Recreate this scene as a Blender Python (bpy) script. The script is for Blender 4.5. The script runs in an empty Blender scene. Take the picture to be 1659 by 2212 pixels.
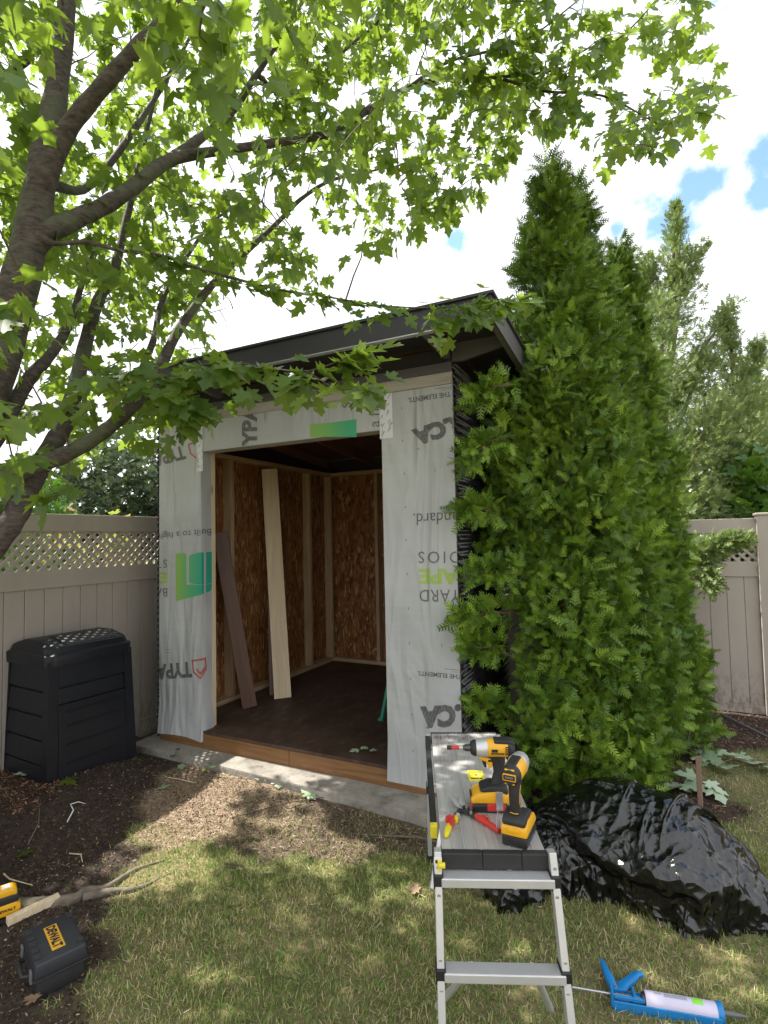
import bpy, bmesh, math, random
import numpy as np
from mathutils import Vector, Matrix, noise
random.seed(7); rng = np.random.default_rng(11)
S = bpy.context.scene; COL = S.collection
R = math.radians

# ------------------------------------------------------------------ camera
F_PX, CX, CY, EYE = 1167.0, 829.5, 1106.0, 1.62          # measured on a 1659 x 2212 view of the photograph
rho = math.atan(.0205); th = math.atan(56*math.cos(rho)/F_PX)
Uc = Vector((-math.sin(rho)*math.cos(th), math.cos(rho)*math.cos(th), -math.sin(th)))
Fc = Vector((0, 0, -1)); Fc = (Fc - Fc.dot(Uc)*Uc).normalized(); Rc = Fc.cross(Uc)
MC = Matrix((Rc, Fc, Uc)); CAM = Vector((0, 0, EYE))
cd = bpy.data.cameras.new('camera'); cam = bpy.data.objects.new('camera', cd); COL.objects.link(cam)
cd.sensor_fit = 'VERTICAL'; cd.sensor_height = 36; cd.lens = 36*F_PX/2212; cd.clip_end = 400; cd.clip_start = .02
cam.matrix_world = Matrix.Translation(CAM) @ MC.to_4x4(); S.camera = cam

# ------------------------------------------------------------------ world: blue sky with broken white cloud
SUN_AZ, SUN_EL = -63.0, 56.0
w = bpy.data.worlds.new('World'); S.world = w; w.use_nodes = True
nt = w.node_tree; nt.nodes.clear(); N = nt.nodes.new; LK = nt.links.new
def ray(x, y): return (MC @ Vector(((x-CX)/F_PX, -(y-CY)/F_PX, -1)))
sky = N('ShaderNodeTexSky'); sky.sky_type = 'NISHITA'; sky.sun_disc = False
sky.sun_elevation = R(SUN_EL); sky.sun_rotation = R(SUN_AZ); sky.dust_density = .6
tc = N('ShaderNodeTexCoord')
nz = N('ShaderNodeTexNoise'); nz.inputs['Scale'].default_value = 11; nz.inputs['Detail'].default_value = 8; nz.inputs['Roughness'].default_value = .62
LK(tc.outputs['Generated'], nz.inputs['Vector'])
def mth(op, a, b=None, cl=False):
    m = N('ShaderNodeMath'); m.operation = op; m.use_clamp = cl
    for i, v in enumerate((a, b)):
        if v is None: continue
        if isinstance(v, (int, float)): m.inputs[i].default_value = v
        else: LK(v, m.inputs[i])
    return m.outputs[0]
prev = None
for (px, py, r) in ((1510, 400, .034), (1455, 450, .030), (1425, 480, .018), (1548, 385, .024), (1655, 315, .028), (1645, 425, .018), (1330, 497, .012), (985, 520, .014), (915, 190, .02), (2350, 200, .12), (-900, 100, .2), (600, -1700, .3), (2300, -1300, .25)):
    d = ray(px, py).normalized()
    v = N('ShaderNodeVectorMath'); v.operation = 'DISTANCE'; LK(tc.outputs['Generated'], v.inputs[0]); v.inputs[1].default_value = d
    q = mth('DIVIDE', v.outputs['Value'], r)
    prev = q if prev is None else mth('MINIMUM', prev, q)
q = mth('ADD', prev, mth('MULTIPLY', mth('SUBTRACT', nz.outputs[0], .5), 5.5))
mr = N('ShaderNodeMapRange'); LK(q, mr.inputs[0]); mr.inputs[1].default_value = .3; mr.inputs[2].default_value = 1.5
mr.interpolation_type = 'SMOOTHSTEP'
mx = N('ShaderNodeMix'); mx.data_type = 'RGBA'; LK(mr.outputs[0], mx.inputs['Factor']); 
ms = N('ShaderNodeMix'); ms.data_type = 'RGBA'; ms.blend_type = 'MULTIPLY'; ms.inputs['Factor'].default_value = 1; LK(sky.outputs[0], ms.inputs['A']); ms.inputs['B'].default_value = (1.2, 1.3, 1.35, 1)
LK(ms.outputs['Result'], mx.inputs['A'])
n2 = N('ShaderNodeTexNoise'); n2.inputs['Scale'].default_value = 3; n2.inputs['Detail'].default_value = 4; LK(tc.outputs['Generated'], n2.inputs['Vector'])
cr = N('ShaderNodeValToRGB'); LK(n2.outputs[0], cr.inputs[0])
cr.color_ramp.elements[0].position = .3; cr.color_ramp.elements[0].color = (4.9, 5.05, 5.35, 1)
cr.color_ramp.elements[1].position = .7; cr.color_ramp.elements[1].color = (6.5, 6.6, 6.8, 1)
LK(cr.outputs[0], mx.inputs['B'])
bg = N('ShaderNodeBackground'); bg.inputs['Strength'].default_value = .12; LK(mx.outputs['Result'], bg.inputs[0])
wo = N('ShaderNodeOutputWorld'); LK(bg.outputs[0], wo.inputs[0])

# ------------------------------------------------------------------ sun, exposure
sl = bpy.data.lights.new('sun', 'SUN'); sun = bpy.data.objects.new('sun', sl); COL.objects.link(sun)
sl.energy = 5.0; sl.angle = R(.6); sl.color = (1, .95, .86)
SD = Vector((math.sin(R(SUN_AZ))*math.cos(R(SUN_EL)), math.cos(R(SUN_AZ))*math.cos(R(SUN_EL)), math.sin(R(SUN_EL))))
sun.rotation_euler = SD.to_track_quat('Z', 'Y').to_euler()
S.view_settings.view_transform = 'Standard'; S.view_settings.look = 'None'; S.view_settings.exposure = 1.2; S.view_settings.gamma = 1

# ------------------------------------------------------------------ helpers
def G(x, y, z=0):
    d = ray(x, y); return CAM + d*((z-EYE)/d.z)
def at(x, y, Y):
    d = ray(x, y); return CAM + d*(Y/d.y)
def project(P):                                             # world points (n,3) -> pixels of the 1659 view
    c = (np.asarray(P, float) - np.array(CAM)) @ np.array(MC)
    dz = np.where(-c[:, 2] > .05, -c[:, 2], 1e9)
    return CX + F_PX*c[:, 0]/dz, CY - F_PX*c[:, 1]/dz, -c[:, 2]
A2 = Vector((-1.771, 4.256, 0)); ANG = R(-26.54)
MW = Matrix.Translation(A2) @ Matrix.Rotation(ANG, 4, 'Z')
def W(lx, ly, z=0): return MW @ Vector((lx, ly, z))         # shed frame -> world
def wall(x, y, ly=0.0):                                     # pixel -> (lx, z) on a plane parallel to the front wall
    d = ray(x, y); ey = Vector((-math.sin(ANG), math.cos(ANG), 0)); ex = Vector((math.cos(ANG), math.sin(ANG), 0))
    t = (ly - (CAM-A2).dot(ey))/d.dot(ey); p = CAM + d*t; return (p-A2).dot(ex), p.z

def tag(o, label=None, cat=None, group=None, kind=None):
    if label: o['label'] = label
    if cat: o['category'] = cat
    if group: o['group'] = group
    if kind: o['kind'] = kind
    return o
def empty(name, loc=(0, 0, 0), rz=0, label=None, cat=None, group=None):
    o = bpy.data.objects.new(name, None); COL.objects.link(o); o.location = loc; o.rotation_euler = (0, 0, rz)
    o.empty_display_size = .1
    return tag(o, label, cat, group)
def link(name, me, mat=None, parent=None):
    o = bpy.data.objects.new(name, me); COL.objects.link(o)
    if mat: me.materials.append(mat)
    if parent: o.parent = parent
    return o
def copy_tree(o, parent=None):
    c = o.copy(); COL.objects.link(c); c.parent = parent
    for ch in o.children: copy_tree(ch, c)
    return c
class MB:
    def __init__(s): s.v = []; s.f = []
    def add(s, vs, fs, m=None):
        n = len(s.v)
        s.v += [tuple(m @ Vector(v)) if m is not None else tuple(v) for v in vs]
        s.f += [tuple(i+n for i in f) for f in fs]; return s
    def box(s, a, b, m=None, bev=0):
        x0, y0, z0 = a; x1, y1, z1 = b
        if bev <= 0:
            return s.add([(x0,y0,z0),(x1,y0,z0),(x1,y1,z0),(x0,y1,z0),(x0,y0,z1),(x1,y0,z1),(x1,y1,z1),(x0,y1,z1)],
              [(0,3,2,1),(4,5,6,7),(0,1,5,4),(1,2,6,5),(2,3,7,6),(3,0,4,7)], m)
        bm = bmesh.new(); bmesh.ops.create_cube(bm, size=1)
        for v in bm.verts: v.co = Vector(((x0+x1)/2+v.co.x*(x1-x0), (y0+y1)/2+v.co.y*(y1-y0), (z0+z1)/2+v.co.z*(z1-z0)))
        bmesh.ops.bevel(bm, geom=bm.edges[:], offset=bev, segments=2, affect='EDGES', profile=.5)
        return s.bm(bm, m)
    def bm(s, bm, m=None):
        bm.verts.index_update(); s.add([v.co[:] for v in bm.verts], [tuple(v.index for v in f.verts) for f in bm.faces], m); bm.free(); return s
    def prism(s, pts, h0, h1, axis='y', m=None, bev=0):      # outline (a,b) extruded along an axis
        f = {'y': lambda a, b, h: (a, h, b), 'z': lambda a, b, h: (a, b, h), 'x': lambda a, b, h: (h, a, b)}[axis]
        bm = bmesh.new(); lo = [bm.verts.new(f(a, b, h0)) for a, b in pts]; hi = [bm.verts.new(f(a, b, h1)) for a, b in pts]
        n = len(pts); bm.faces.new(lo[::-1]); bm.faces.new(hi)
        for i in range(n): bm.faces.new((lo[i], lo[(i+1) % n], hi[(i+1) % n], hi[i]))
        bmesh.ops.recalc_face_normals(bm, faces=bm.faces[:])
        if bev: bmesh.ops.bevel(bm, geom=bm.edges[:], offset=bev, segments=2, affect='EDGES', profile=.5, clamp_overlap=True)
        return s.bm(bm, m)
    def tube(s, pts, rad, n=8, m=None, cap=True):
        pts = [Vector(p) for p in pts]; rad = [rad]*len(pts) if isinstance(rad, (int, float)) else rad
        vs = []; fs = []; up = Vector((.13, .31, .94)).normalized(); t0 = (pts[1]-pts[0]).normalized()
        a = up.cross(t0); a = (a if a.length > .05 else Vector((1, 0, 0)).cross(t0)).normalized()
        for i, p in enumerate(pts):
            t = (pts[min(i+1, len(pts)-1)]-pts[max(i-1, 0)]).normalized()
            a = (a - a.dot(t)*t).normalized(); b = t.cross(a)
            for k in range(n):
                q = 2*math.pi*k/n; vs.append(p + (a*math.cos(q)+b*math.sin(q))*rad[i])
        for i in range(len(pts)-1):
            for k in range(n): fs.append((i*n+k, i*n+(k+1) % n, (i+1)*n+(k+1) % n, (i+1)*n+k))
        if cap: fs += [tuple(range(n))[::-1], tuple((len(pts)-1)*n+k for k in range(n))]
        return s.add(vs, fs, m)
    def lathe(s, prof, n=20, m=None):                        # (axial x, radius) round the x axis
        return s.tube([(x, 0, 0) for x, r in prof], [max(r, 1e-4) for x, r in prof], n, m)
    def build(s, name, mat, parent=None, smooth=None):
        me = bpy.data.meshes.new(name); me.from_pydata(s.v, [], s.f); me.update()
        o = link(name, me, mat, parent)
        if smooth is not None:
            me.polygons.foreach_set('use_smooth', [True]*len(me.polygons)); me.set_sharp_from_angle(angle=R(smooth))
        return o
def np_mesh(name, V, F, mat, parent=None, smooth=False, tint=None):
    V = np.asarray(V, np.float32).reshape(-1, 3); F = np.asarray(F, np.int32); k = F.shape[1]
    me = bpy.data.meshes.new(name); me.vertices.add(len(V)); me.vertices.foreach_set('co', V.ravel())
    me.loops.add(F.size); me.loops.foreach_set('vertex_index', F.ravel())
    me.polygons.add(len(F)); me.polygons.foreach_set('loop_start', np.arange(len(F), dtype=np.int32)*k)
    if smooth: me.polygons.foreach_set('use_smooth', np.ones(len(F), bool))
    me.update(calc_edges=True)
    if tint is not None:
        a = me.attributes.new('tint', 'FLOAT', 'POINT'); a.data.foreach_set('value', np.repeat(np.asarray(tint, np.float32), len(V)//len(tint)))
    return link(name, me, mat, parent)
def smoothpath(p, n=5):                                      # Catmull-Rom through points carrying a radius
    P = [np.array(q, float) for q in p]; P = [2*P[0]-P[1]]+P+[2*P[-1]-P[-2]]; out = []
    for i in range(1, len(P)-2):
        for j in range(n):
            t = j/n; a, b, c, d = P[i-1:i+3]
            out.append(.5*((2*b)+(c-a)*t+(2*a-5*b+4*c-d)*t*t+(3*b-a-3*c+d)*t**3))
    out.append(P[-2]); return out

# ------------------------------------------------------------------ materials
class Mt:
    def __init__(s, name):
        s.m = bpy.data.materials.new(name); s.m.use_nodes = True; s.t = s.m.node_tree
        s.b = s.t.nodes['Principled BSDF']; s.c = None
    def n(s, ty, **k):
        x = s.t.nodes.new('ShaderNode'+ty)
        for a, v in k.items():
            if a[0] == '_': setattr(x, a[1:], v)
            else: s.set(x.inputs[a.replace('_', ' ')], v)
        return x
    def set(s, i, v):
        if isinstance(v, bpy.types.NodeSocket): s.t.links.new(v, i)
        else: i.default_value = v
    def coord(s, kind='Object', scale=(1, 1, 1)):
        if s.c is None: s.c = s.n('TexCoord')
        if tuple(scale) == (1, 1, 1): return s.c.outputs[kind]
        return s.n('Mapping', Vector=s.c.outputs[kind], Scale=scale).outputs[0]
    def noise(s, sc, det=4, rough=.55, scale=(1, 1, 1), dist=0, kind='Object'):
        return s.n('TexNoise', Vector=s.coord(kind, scale), Scale=sc, Detail=det, Roughness=rough, Distortion=dist).outputs[0]
    def ramp(s, fac, stops):
        r = s.n('ValToRGB', Fac=fac); e = r.color_ramp.elements
        while len(e) < len(stops): e.new(.5)
        for q, (p, c) in zip(e, stops): q.position = p; q.color = (c if len(c) == 4 else (*c, 1))
        return r.outputs[0]
    def mix(s, f, a, b, mode='MIX'):
        x = s.t.nodes.new('ShaderNodeMix'); x.data_type = 'RGBA'; x.blend_type = mode
        for i, v in (('Factor', f), ('A', a), ('B', b)):
            if isinstance(v, tuple) and len(v) == 3: v = (*v, 1)
            s.set(x.inputs[i], v)
        return x.outputs['Result']
    def math(s, op, a, b=0): 
        x = s.n('Math', _operation=op); s.set(x.inputs[0], a); s.set(x.inputs[1], b); return x.outputs[0]
    def col(s, v): s.set(s.b.inputs['Base Color'], (*v, 1) if isinstance(v, tuple) and len(v) == 3 else v); return s
    def p(s, **k):
        for a, v in k.items(): s.set(s.b.inputs[a.replace('_', ' ')], v)
        return s
    def bump(s, h, st=.3, d=.01):
        x = s.n('Bump', Height=h, Strength=st, Distance=d); s.t.links.new(x.outputs[0], s.b.inputs['Normal']); return s
    def island(s): return s.n('NewGeometry').outputs['Random Per Island']
def simple(name, c, rough=.5, metal=0, var=.25, sc=12, bump=.08, bd=.002, **k):
    m = Mt(name); f = m.noise(sc, 5)
    m.col(m.mix(f, tuple(x*(1-var) for x in c), tuple(min(1, x*(1+var)) for x in c)))
    m.p(Roughness=m.n('MapRange', Value=m.noise(sc*2.3, 4), To_Min=rough*.8, To_Max=min(1, rough*1.2)).outputs[0], Metallic=metal, **k)
    if bump: m.bump(m.noise(sc*6, 4), bump, bd)
    return m.m
def wood(name, c0, c1, axis=2, rough=.6, knots=True, sc=1):
    m = Mt(name); s = [26*sc]*3; s[axis] = 1.3*sc
    g = m.noise(1.6, 6, .6, tuple(s), 1.2)
    base = m.ramp(g, [(.3, c0), (.72, c1)])
    if knots:
        s2 = [7.0]*3; s2[axis] = 2.6
        v = m.n('TexVoronoi', Vector=m.coord('Object', tuple(s2)), Scale=1.0, Randomness=1.0).outputs['Distance']
        base = m.mix(m.ramp(v, [(.05, (1, 1, 1)), (.13, (0, 0, 0))]), base, tuple(x*.45 for x in c0))
    st = m.noise(2.2, 3); base = m.mix(m.math('MULTIPLY', st, .35), base, tuple(x*.6 for x in c0))
    m.col(base).p(Roughness=rough).bump(g, .25, .002); return m.m
def leafmat(name, stops, trans, rough=.42, tr=.45, spec=.5):
    m = Mt(name); r = m.n('Attribute', _attribute_name='tint').outputs['Fac']; v = m.noise(3.0, 2)
    c = m.ramp(m.math('ADD', m.math('MULTIPLY', r, .75), m.math('MULTIPLY', v, .3)), stops)
    m.col(c).p(Roughness=rough, Specular_IOR_Level=spec)
    t = m.n('BsdfTranslucent', Color=m.mix(.85, c, (*trans, 1), 'MIX'))
    x = m.n('MixShader', Fac=tr); m.t.links.new(m.b.outputs[0], x.inputs[1]); m.t.links.new(t.outputs[0], x.inputs[2])
    m.t.links.new(x.outputs[0], m.t.nodes['Material Output'].inputs[0]); return m.m

M = {}
M['leaf'] = leafmat('maple_leaf', [(.0, (.034, .078, .018)), (.45, (.065, .125, .022)), (.85, (.12, .18, .028)), (1, (.22, .22, .03))], (.37, .53, .05), .36, .44)
M['cedar'] = leafmat('cedar_spray', [(.0, (.018, .045, .009)), (.4, (.07, .14, .016)), (.75, (.19, .31, .026)), (.97, (.36, .48, .06)), (1, (.2, .11, .03))], (.26, .40, .03), .5, .07, .35)
M['cedar2'] = leafmat('far_cedar_spray', [(.0, (.04, .11, .015)), (.5, (.09, .22, .02)), (1, (.16, .33, .03))], (.2, .4, .03), .5, .25)
M['juniper'] = leafmat('juniper_spray', [(.0, (.06, .10, .035)), (.5, (.14, .20, .065)), (.93, (.28, .35, .11)), (1, (.28, .14, .07))], (.32, .44, .12), .55, .3)
M['shrub'] = leafmat('shrub_leaf', [(.0, (.03, .06, .03)), (.5, (.07, .11, .055)), (.85, (.16, .19, .11)), (1, (.28, .18, .12))], (.14, .2, .08), .35, .2)
M['azalea'] = leafmat('azalea_leaf', [(.0, (.16, .26, .04)), (.6, (.34, .36, .07)), (1, (.5, .22, .1))], (.4, .45, .08), .45, .35)
M['vine'] = leafmat('vine_leaf', [(.0, (.03, .085, .025)), (.6, (.06, .15, .03)), (1, (.13, .26, .03))], (.25, .42, .03), .4, .34)
M['palemaple'] = leafmat('pale_leaf', [(.0, (.12, .17, .05)), (.6, (.2, .25, .08)), (1, (.32, .22, .12))], (.4, .45, .15), .5, .4)
M['fallen'] = leafmat('fallen_leaf', [(.0, (.26, .38, .22)), (.6, (.42, .53, .36)), (1, (.58, .64, .50))], (.3, .45, .2), .5, .15)
M['drybrown'] = leafmat('dry_leaf', [(.0, (.16, .09, .05)), (.6, (.33, .22, .14)), (1, (.5, .4, .3))], (.3, .2, .1), .7, .1)
def bark(name, c0, c1):
    m = Mt(name); a = m.noise(3, 6, .65, (1, 1, 5)); b = m.noise(22, 6, .7, (1, 1, 2.6)); l = m.noise(4, 3)
    c = m.mix(m.ramp(b, [(.35, (0, 0, 0)), (.65, (1, 1, 1))]), c0, c1)
    c = m.mix(m.ramp(l, [(.52, (0, 0, 0)), (.7, (.6, .6, .6))]), c, (.10, .125, .065))
    m.col(c).p(Roughness=.85).bump(m.math('ADD', a, b), .6, .008); return m.m
M['bark'] = bark('maple_bark', (.028, .022, .018), (.11, .09, .077))
M['cedarbark'] = bark('cedar_bark', (.07, .04, .025), (.2, .12, .075))
M['twig'] = simple('twig', (.09, .06, .045), .8)
m = Mt('taupe_vinyl'); g = m.noise(3.5, 6, .65, (1, 1, .35)); lo_ = m.noise(24, 5, .7, (1, 1, .5))
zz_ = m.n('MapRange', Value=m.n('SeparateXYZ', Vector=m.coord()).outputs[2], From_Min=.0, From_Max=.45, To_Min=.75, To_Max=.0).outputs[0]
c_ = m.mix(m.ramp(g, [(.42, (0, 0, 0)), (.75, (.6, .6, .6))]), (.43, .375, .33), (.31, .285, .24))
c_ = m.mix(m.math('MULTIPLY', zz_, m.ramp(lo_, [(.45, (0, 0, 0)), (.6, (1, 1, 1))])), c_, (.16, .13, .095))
m.col(c_).p(Roughness=.5).bump(lo_, .03, .002); M['vinyl'] = m.m
# house wrap: woven white sheet with soft folds
def wbump(m):
    f1 = m.noise(2.0, 3, .5, (1, 1, .45), 1.0); f2 = m.noise(1.3, 3, .5, (.6, .6, 5)); mp = m.n('Mapping', Vector=m.coord(), Rotation=(0, .5, 0), Scale=(3.2, 1, .5)).outputs[0]
    f4 = m.n('TexNoise', Vector=mp, Scale=1.6, Detail=2.0, Distortion=.8).outputs[0]; f4 = m.math('ABSOLUTE', m.math('SUBTRACT', f4, .5))
    m.bump(m.math('ADD', m.math('ADD', m.math('MULTIPLY', f1, 2.4), m.math('MULTIPLY', f2, .5)), m.math('MULTIPLY', f4, -3.0)), .75, .028)
def wrapmat(name='house_wrap'):
    m = Mt(name); f1 = m.noise(2.0, 3, .5, (1, 1, .45), 1.0); f2 = m.noise(1.3, 3, .5, (.6, .6, 5)); f3 = m.noise(260, 2, .5, (1, 1, .12))
    st = m.noise(1.6, 4); c = m.mix(m.ramp(st, [(.4, (0, 0, 0)), (.75, (1, 1, 1))]), (.47, .485, .495), (.39, .40, .41))
    c = m.mix(m.math('MULTIPLY', f3, .3), c, (.45, .455, .47))
    m.col(c).p(Roughness=.5, Specular_IOR_Level=.35)
    wbump(m); return m.m
M['wrap'] = wrapmat()
def ink(name, c, wear=.35):
    m = Mt(name); f = m.noise(190, 3, .6, (1, 1, .25)); g = m.noise(3, 3)
    m.col(m.mix(m.math('MULTIPLY', m.ramp(f, [(.45, (0, 0, 0)), (.75, (1, 1, 1))]), wear), c, (.5, .5, .5))).p(Roughness=.55); wbump(m); return m.m
M['ink'] = ink('grey_ink', (.10, .10, .105)); M['ink_green'] = ink('green_ink', (.33, .47, .10), .2); M['ink_red'] = ink('red_ink', (.5, .09, .06), .2)
m = Mt('logo_ink'); xs = m.n('SeparateXYZ', Vector=m.coord()).outputs[0]
g = m.n('MapRange', Value=xs, From_Min=.17, From_Max=.46).outputs[0]
m.col(m.ramp(g, [(0, (.30, .46, .08)), (.45, (.12, .42, .16)), (1, (.02, .34, .24))])).p(Roughness=.55); M['logo'] = m.m
m = Mt('logo_ink_header'); xs = m.n('SeparateXYZ', Vector=m.coord()).outputs[0]
g = m.n('MapRange', Value=xs, From_Min=1.3, From_Max=1.72).outputs[0]
m.col(m.ramp(g, [(0, (.30, .46, .08)), (.6, (.2, .44, .12)), (1, (.06, .38, .2))])).p(Roughness=.55); M['logo2'] = m.m
M['pine'] = wood('pine', (.42, .28, .15), (.66, .50, .32), 2)
M['pine_x'] = wood('pine_x', (.42, .28, .15), (.66, .50, .32), 0)
M['pine_y'] = wood('pine_y', (.42, .28, .15), (.66, .50, .32), 1)
M['palepine'] = wood('pale_pine', (.66, .50, .31), (.86, .72, .52), 2)
M['stain'] = wood('stained_board', (.085, .036, .02), (.165, .082, .05), 2, .5, False)
M['treated'] = wood('treated_board', (.17, .075, .026), (.33, .175, .07), 0)
M['trimwood'] = wood('weathered_trim', (.36, .33, .29), (.55, .51, .46), 0, .6, False)
# osb
m = Mt('osb'); co = m.coord(); cs = []
fl = None; colr = None
for i, (rx, ry, sc) in enumerate(((.3, .2, 34), (1.1, .7, 46), (2.2, 1.9, 58))):
    mp = m.n('Mapping', Vector=co, Rotation=(rx, ry, i), Scale=(1.0, 1.5, .32))
    v = m.n('TexVoronoi', Vector=m.mix(.09, mp.outputs[0], m.n('TexNoise', Vector=mp.outputs[0], Scale=9.0).outputs[1]), Scale=sc)
    cs.append((m.n('SeparateColor', Color=v.outputs['Color']).outputs[0], v.outputs['Distance']))
a = m.ramp(cs[0][0], [(0, (.12, .042, .016)), (.35, (.24, .085, .026)), (.7, (.32, .13, .04)), (1, (.42, .22, .085))])
b = m.ramp(cs[1][0], [(0, (.10, .034, .014)), (.4, (.25, .095, .03)), (1, (.34, .16, .055))])
c_ = m.mix(m.ramp(cs[2][0], [(.42, (0, 0, 0)), (.48, (1, 1, 1))]), a, b)
c_ = m.mix(m.ramp(cs[2][0], [(.9, (0, 0, 0)), (.93, (1, 1, 1))]), c_, (.50, .32, .15))
m.col(c_).p(Roughness=.55).bump(cs[2][0], .3, .003); M['osb'] = m.m
m = Mt('dusty_floor'); f = m.noise(2.6, 7, .7); g = m.noise(14, 5, .7, (1, .4, 1))
m.col(m.mix(m.ramp(g, [(.5, (0, 0, 0)), (.8, (.55, .55, .55))]), m.ramp(f, [(.3, (.045, .026, .020)), (.75, (.105, .065, .048))]), (.2, .15, .12))).p(Roughness=.62, Specular_IOR_Level=.3).bump(g, .15, .002); M['floorply'] = m.m
M['joist'] = wood('joist', (.16, .075, .05), (.28, .15, .10), 1, .6, False)
M['deck'] = simple('roof_sheathing', (.10, .05, .045), .7)
M['roofmetal'] = simple('charcoal_metal', (.036, .034, .042), .42, var=.12, bump=.02, sc=5)
M['rooftrim'] = simple('purple_grey_trim', (.095, .09, .10), .5, var=.1, bump=.02)
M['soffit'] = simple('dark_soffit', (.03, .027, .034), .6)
M['galv'] = simple('bright_drip_edge', (.5, .5, .52), .35, .8, var=.1, bump=.02)
M['corr'] = simple('black_steel', (.016, .016, .018), .22, .0, var=.2, bump=.02, Coat_Weight=.35, Coat_Roughness=.15)
m = Mt('concrete'); f = m.noise(5, 7, .65); g = m.noise(40, 5, .7)
m.col(m.mix(m.ramp(g, [(.35, (0, 0, 0)), (.7, (1, 1, 1))]), m.ramp(f, [(.34, (.12, .105, .085)), (.46, (.30, .275, .24)), (.7, (.43, .40, .355))]), (.20, .18, .155))).p(Roughness=.9).bump(m.math('ADD', f, g), .5, .008); M['conc'] = m.m
m = Mt('tape'); wv = m.noise(40, 2, .5, (1, 1, .35)); m.col(m.mix(m.ramp(wv, [(.58, (0, 0, 0)), (.62, (1, 1, 1))]), (.68, .68, .72), (.45, .46, .52))).p(Roughness=.25).bump(m.noise(30, 3), .6, .01); M['tape'] = m.m
M['binplastic'] = simple('navy_black_plastic', (.009, .0105, .016), .42, var=.45, sc=9, bump=.14, bd=.001, Specular_IOR_Level=.4)
M['bindark'] = simple('black_slot', (.006, .006, .007), .7)
M['alu'] = simple('brushed_aluminium', (.62, .62, .63), .38, .5, var=.12, sc=16, bump=.1, bd=.001)
m = Mt('worn_deck'); g = m.noise(30, 4, .6, (1, .06, 1)); s1 = m.noise(16, 5, .75); s2 = m.noise(7, 5, .7)
c_ = m.mix(m.ramp(g, [(.35, (0, 0, 0)), (.65, (1, 1, 1))]), (.40, .38, .365), (.54, .52, .50))
c_ = m.mix(m.ramp(s1, [(.66, (0, 0, 0)), (.70, (1, 1, 1))]), c_, (.6, .59, .57))
c_ = m.mix(m.ramp(s2, [(.60, (0, 0, 0)), (.68, (.8, .8, .8))]), c_, (.33, .24, .19))
m.col(c_).p(Roughness=.5, Metallic=.35).bump(g, .2, .001); M['platform'] = m.m
M['blackpl'] = simple('black_plastic', (.016, .016, .018), .4, var=.3, sc=30, bump=.1, bd=.0006)
M['rubber'] = simple('black_rubber', (.02, .02, .021), .6, var=.3, sc=40, bump=.15, bd=.0006)
M['greypl'] = simple('grey_plastic', (.14, .145, .15), .45, var=.2)
M['yellow'] = simple('yellow_plastic', (.78, .40, .015), .38, var=.1, sc=20, bump=.04, bd=.0006)
M['lemon'] = simple('lemon_plastic', (.72, .60, .03), .4, var=.12, sc=20, bump=.04)
M['red'] = simple('red_plastic', (.55, .035, .03), .4, var=.15, sc=20, bump=.05, bd=.0006)
M['silver'] = simple('silver_casting', (.6, .6, .61), .35, .5, var=.1, sc=30)
M['steel'] = simple('steel', (.55, .56, .58), .3, .7, var=.2, sc=40)
M['darksteel'] = simple('dark_steel', (.10, .10, .10), .35, .8, var=.2, sc=40)
M['blue'] = simple('blue_plastic', (.015, .22, .56), .3, var=.15, sc=20, bump=.04)
M['label'] = simple('label_lilac', (.62, .58, .74), .4, var=.08)
M['labelgrey'] = simple('label_grey', (.36, .35, .44), .5); M['limegreen'] = simple('lime', (.25, .70, .05), .5)
M['green_paint'] = simple('green_paint', (.015, .22, .15), .4)
M['whitepl'] = simple('white_ish', (.7, .7, .7), .5); M['staple'] = simple('staple', (.28, .08, .07), .5)
M['rust'] = simple('rusty_wood', (.21, .125, .09), .8, var=.35, sc=18, bump=.3, bd=.004)
M['rootwood'] = bark('root_bark', (.10, .078, .058), (.21, .17, .13))
m = Mt('black_bag'); m.col(m.mix(m.ramp(m.noise(7, 5, .7), [(.55, (0, 0, 0)), (.8, (1, 1, 1))]), (.0035, .0035, .0045), (.02, .019, .018))).p(Roughness=m.n('MapRange', Value=m.noise(5, 5, .7), From_Min=.35, From_Max=.7, To_Min=.12, To_Max=.32).outputs[0], Specular_IOR_Level=.8)
cw = m.mix(.10, m.coord(), m.n('TexNoise', Vector=m.coord(), Scale=3.0).outputs[1])
v1 = m.n('TexVoronoi', Vector=cw, Scale=10.0).outputs['Distance']; v2 = m.n('TexVoronoi', Vector=cw, Scale=27.0).outputs['Distance']
m.bump(m.math('ADD', v1, m.math('MULTIPLY', v2, .45)), .8, .035); M['bag'] = m.m

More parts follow.
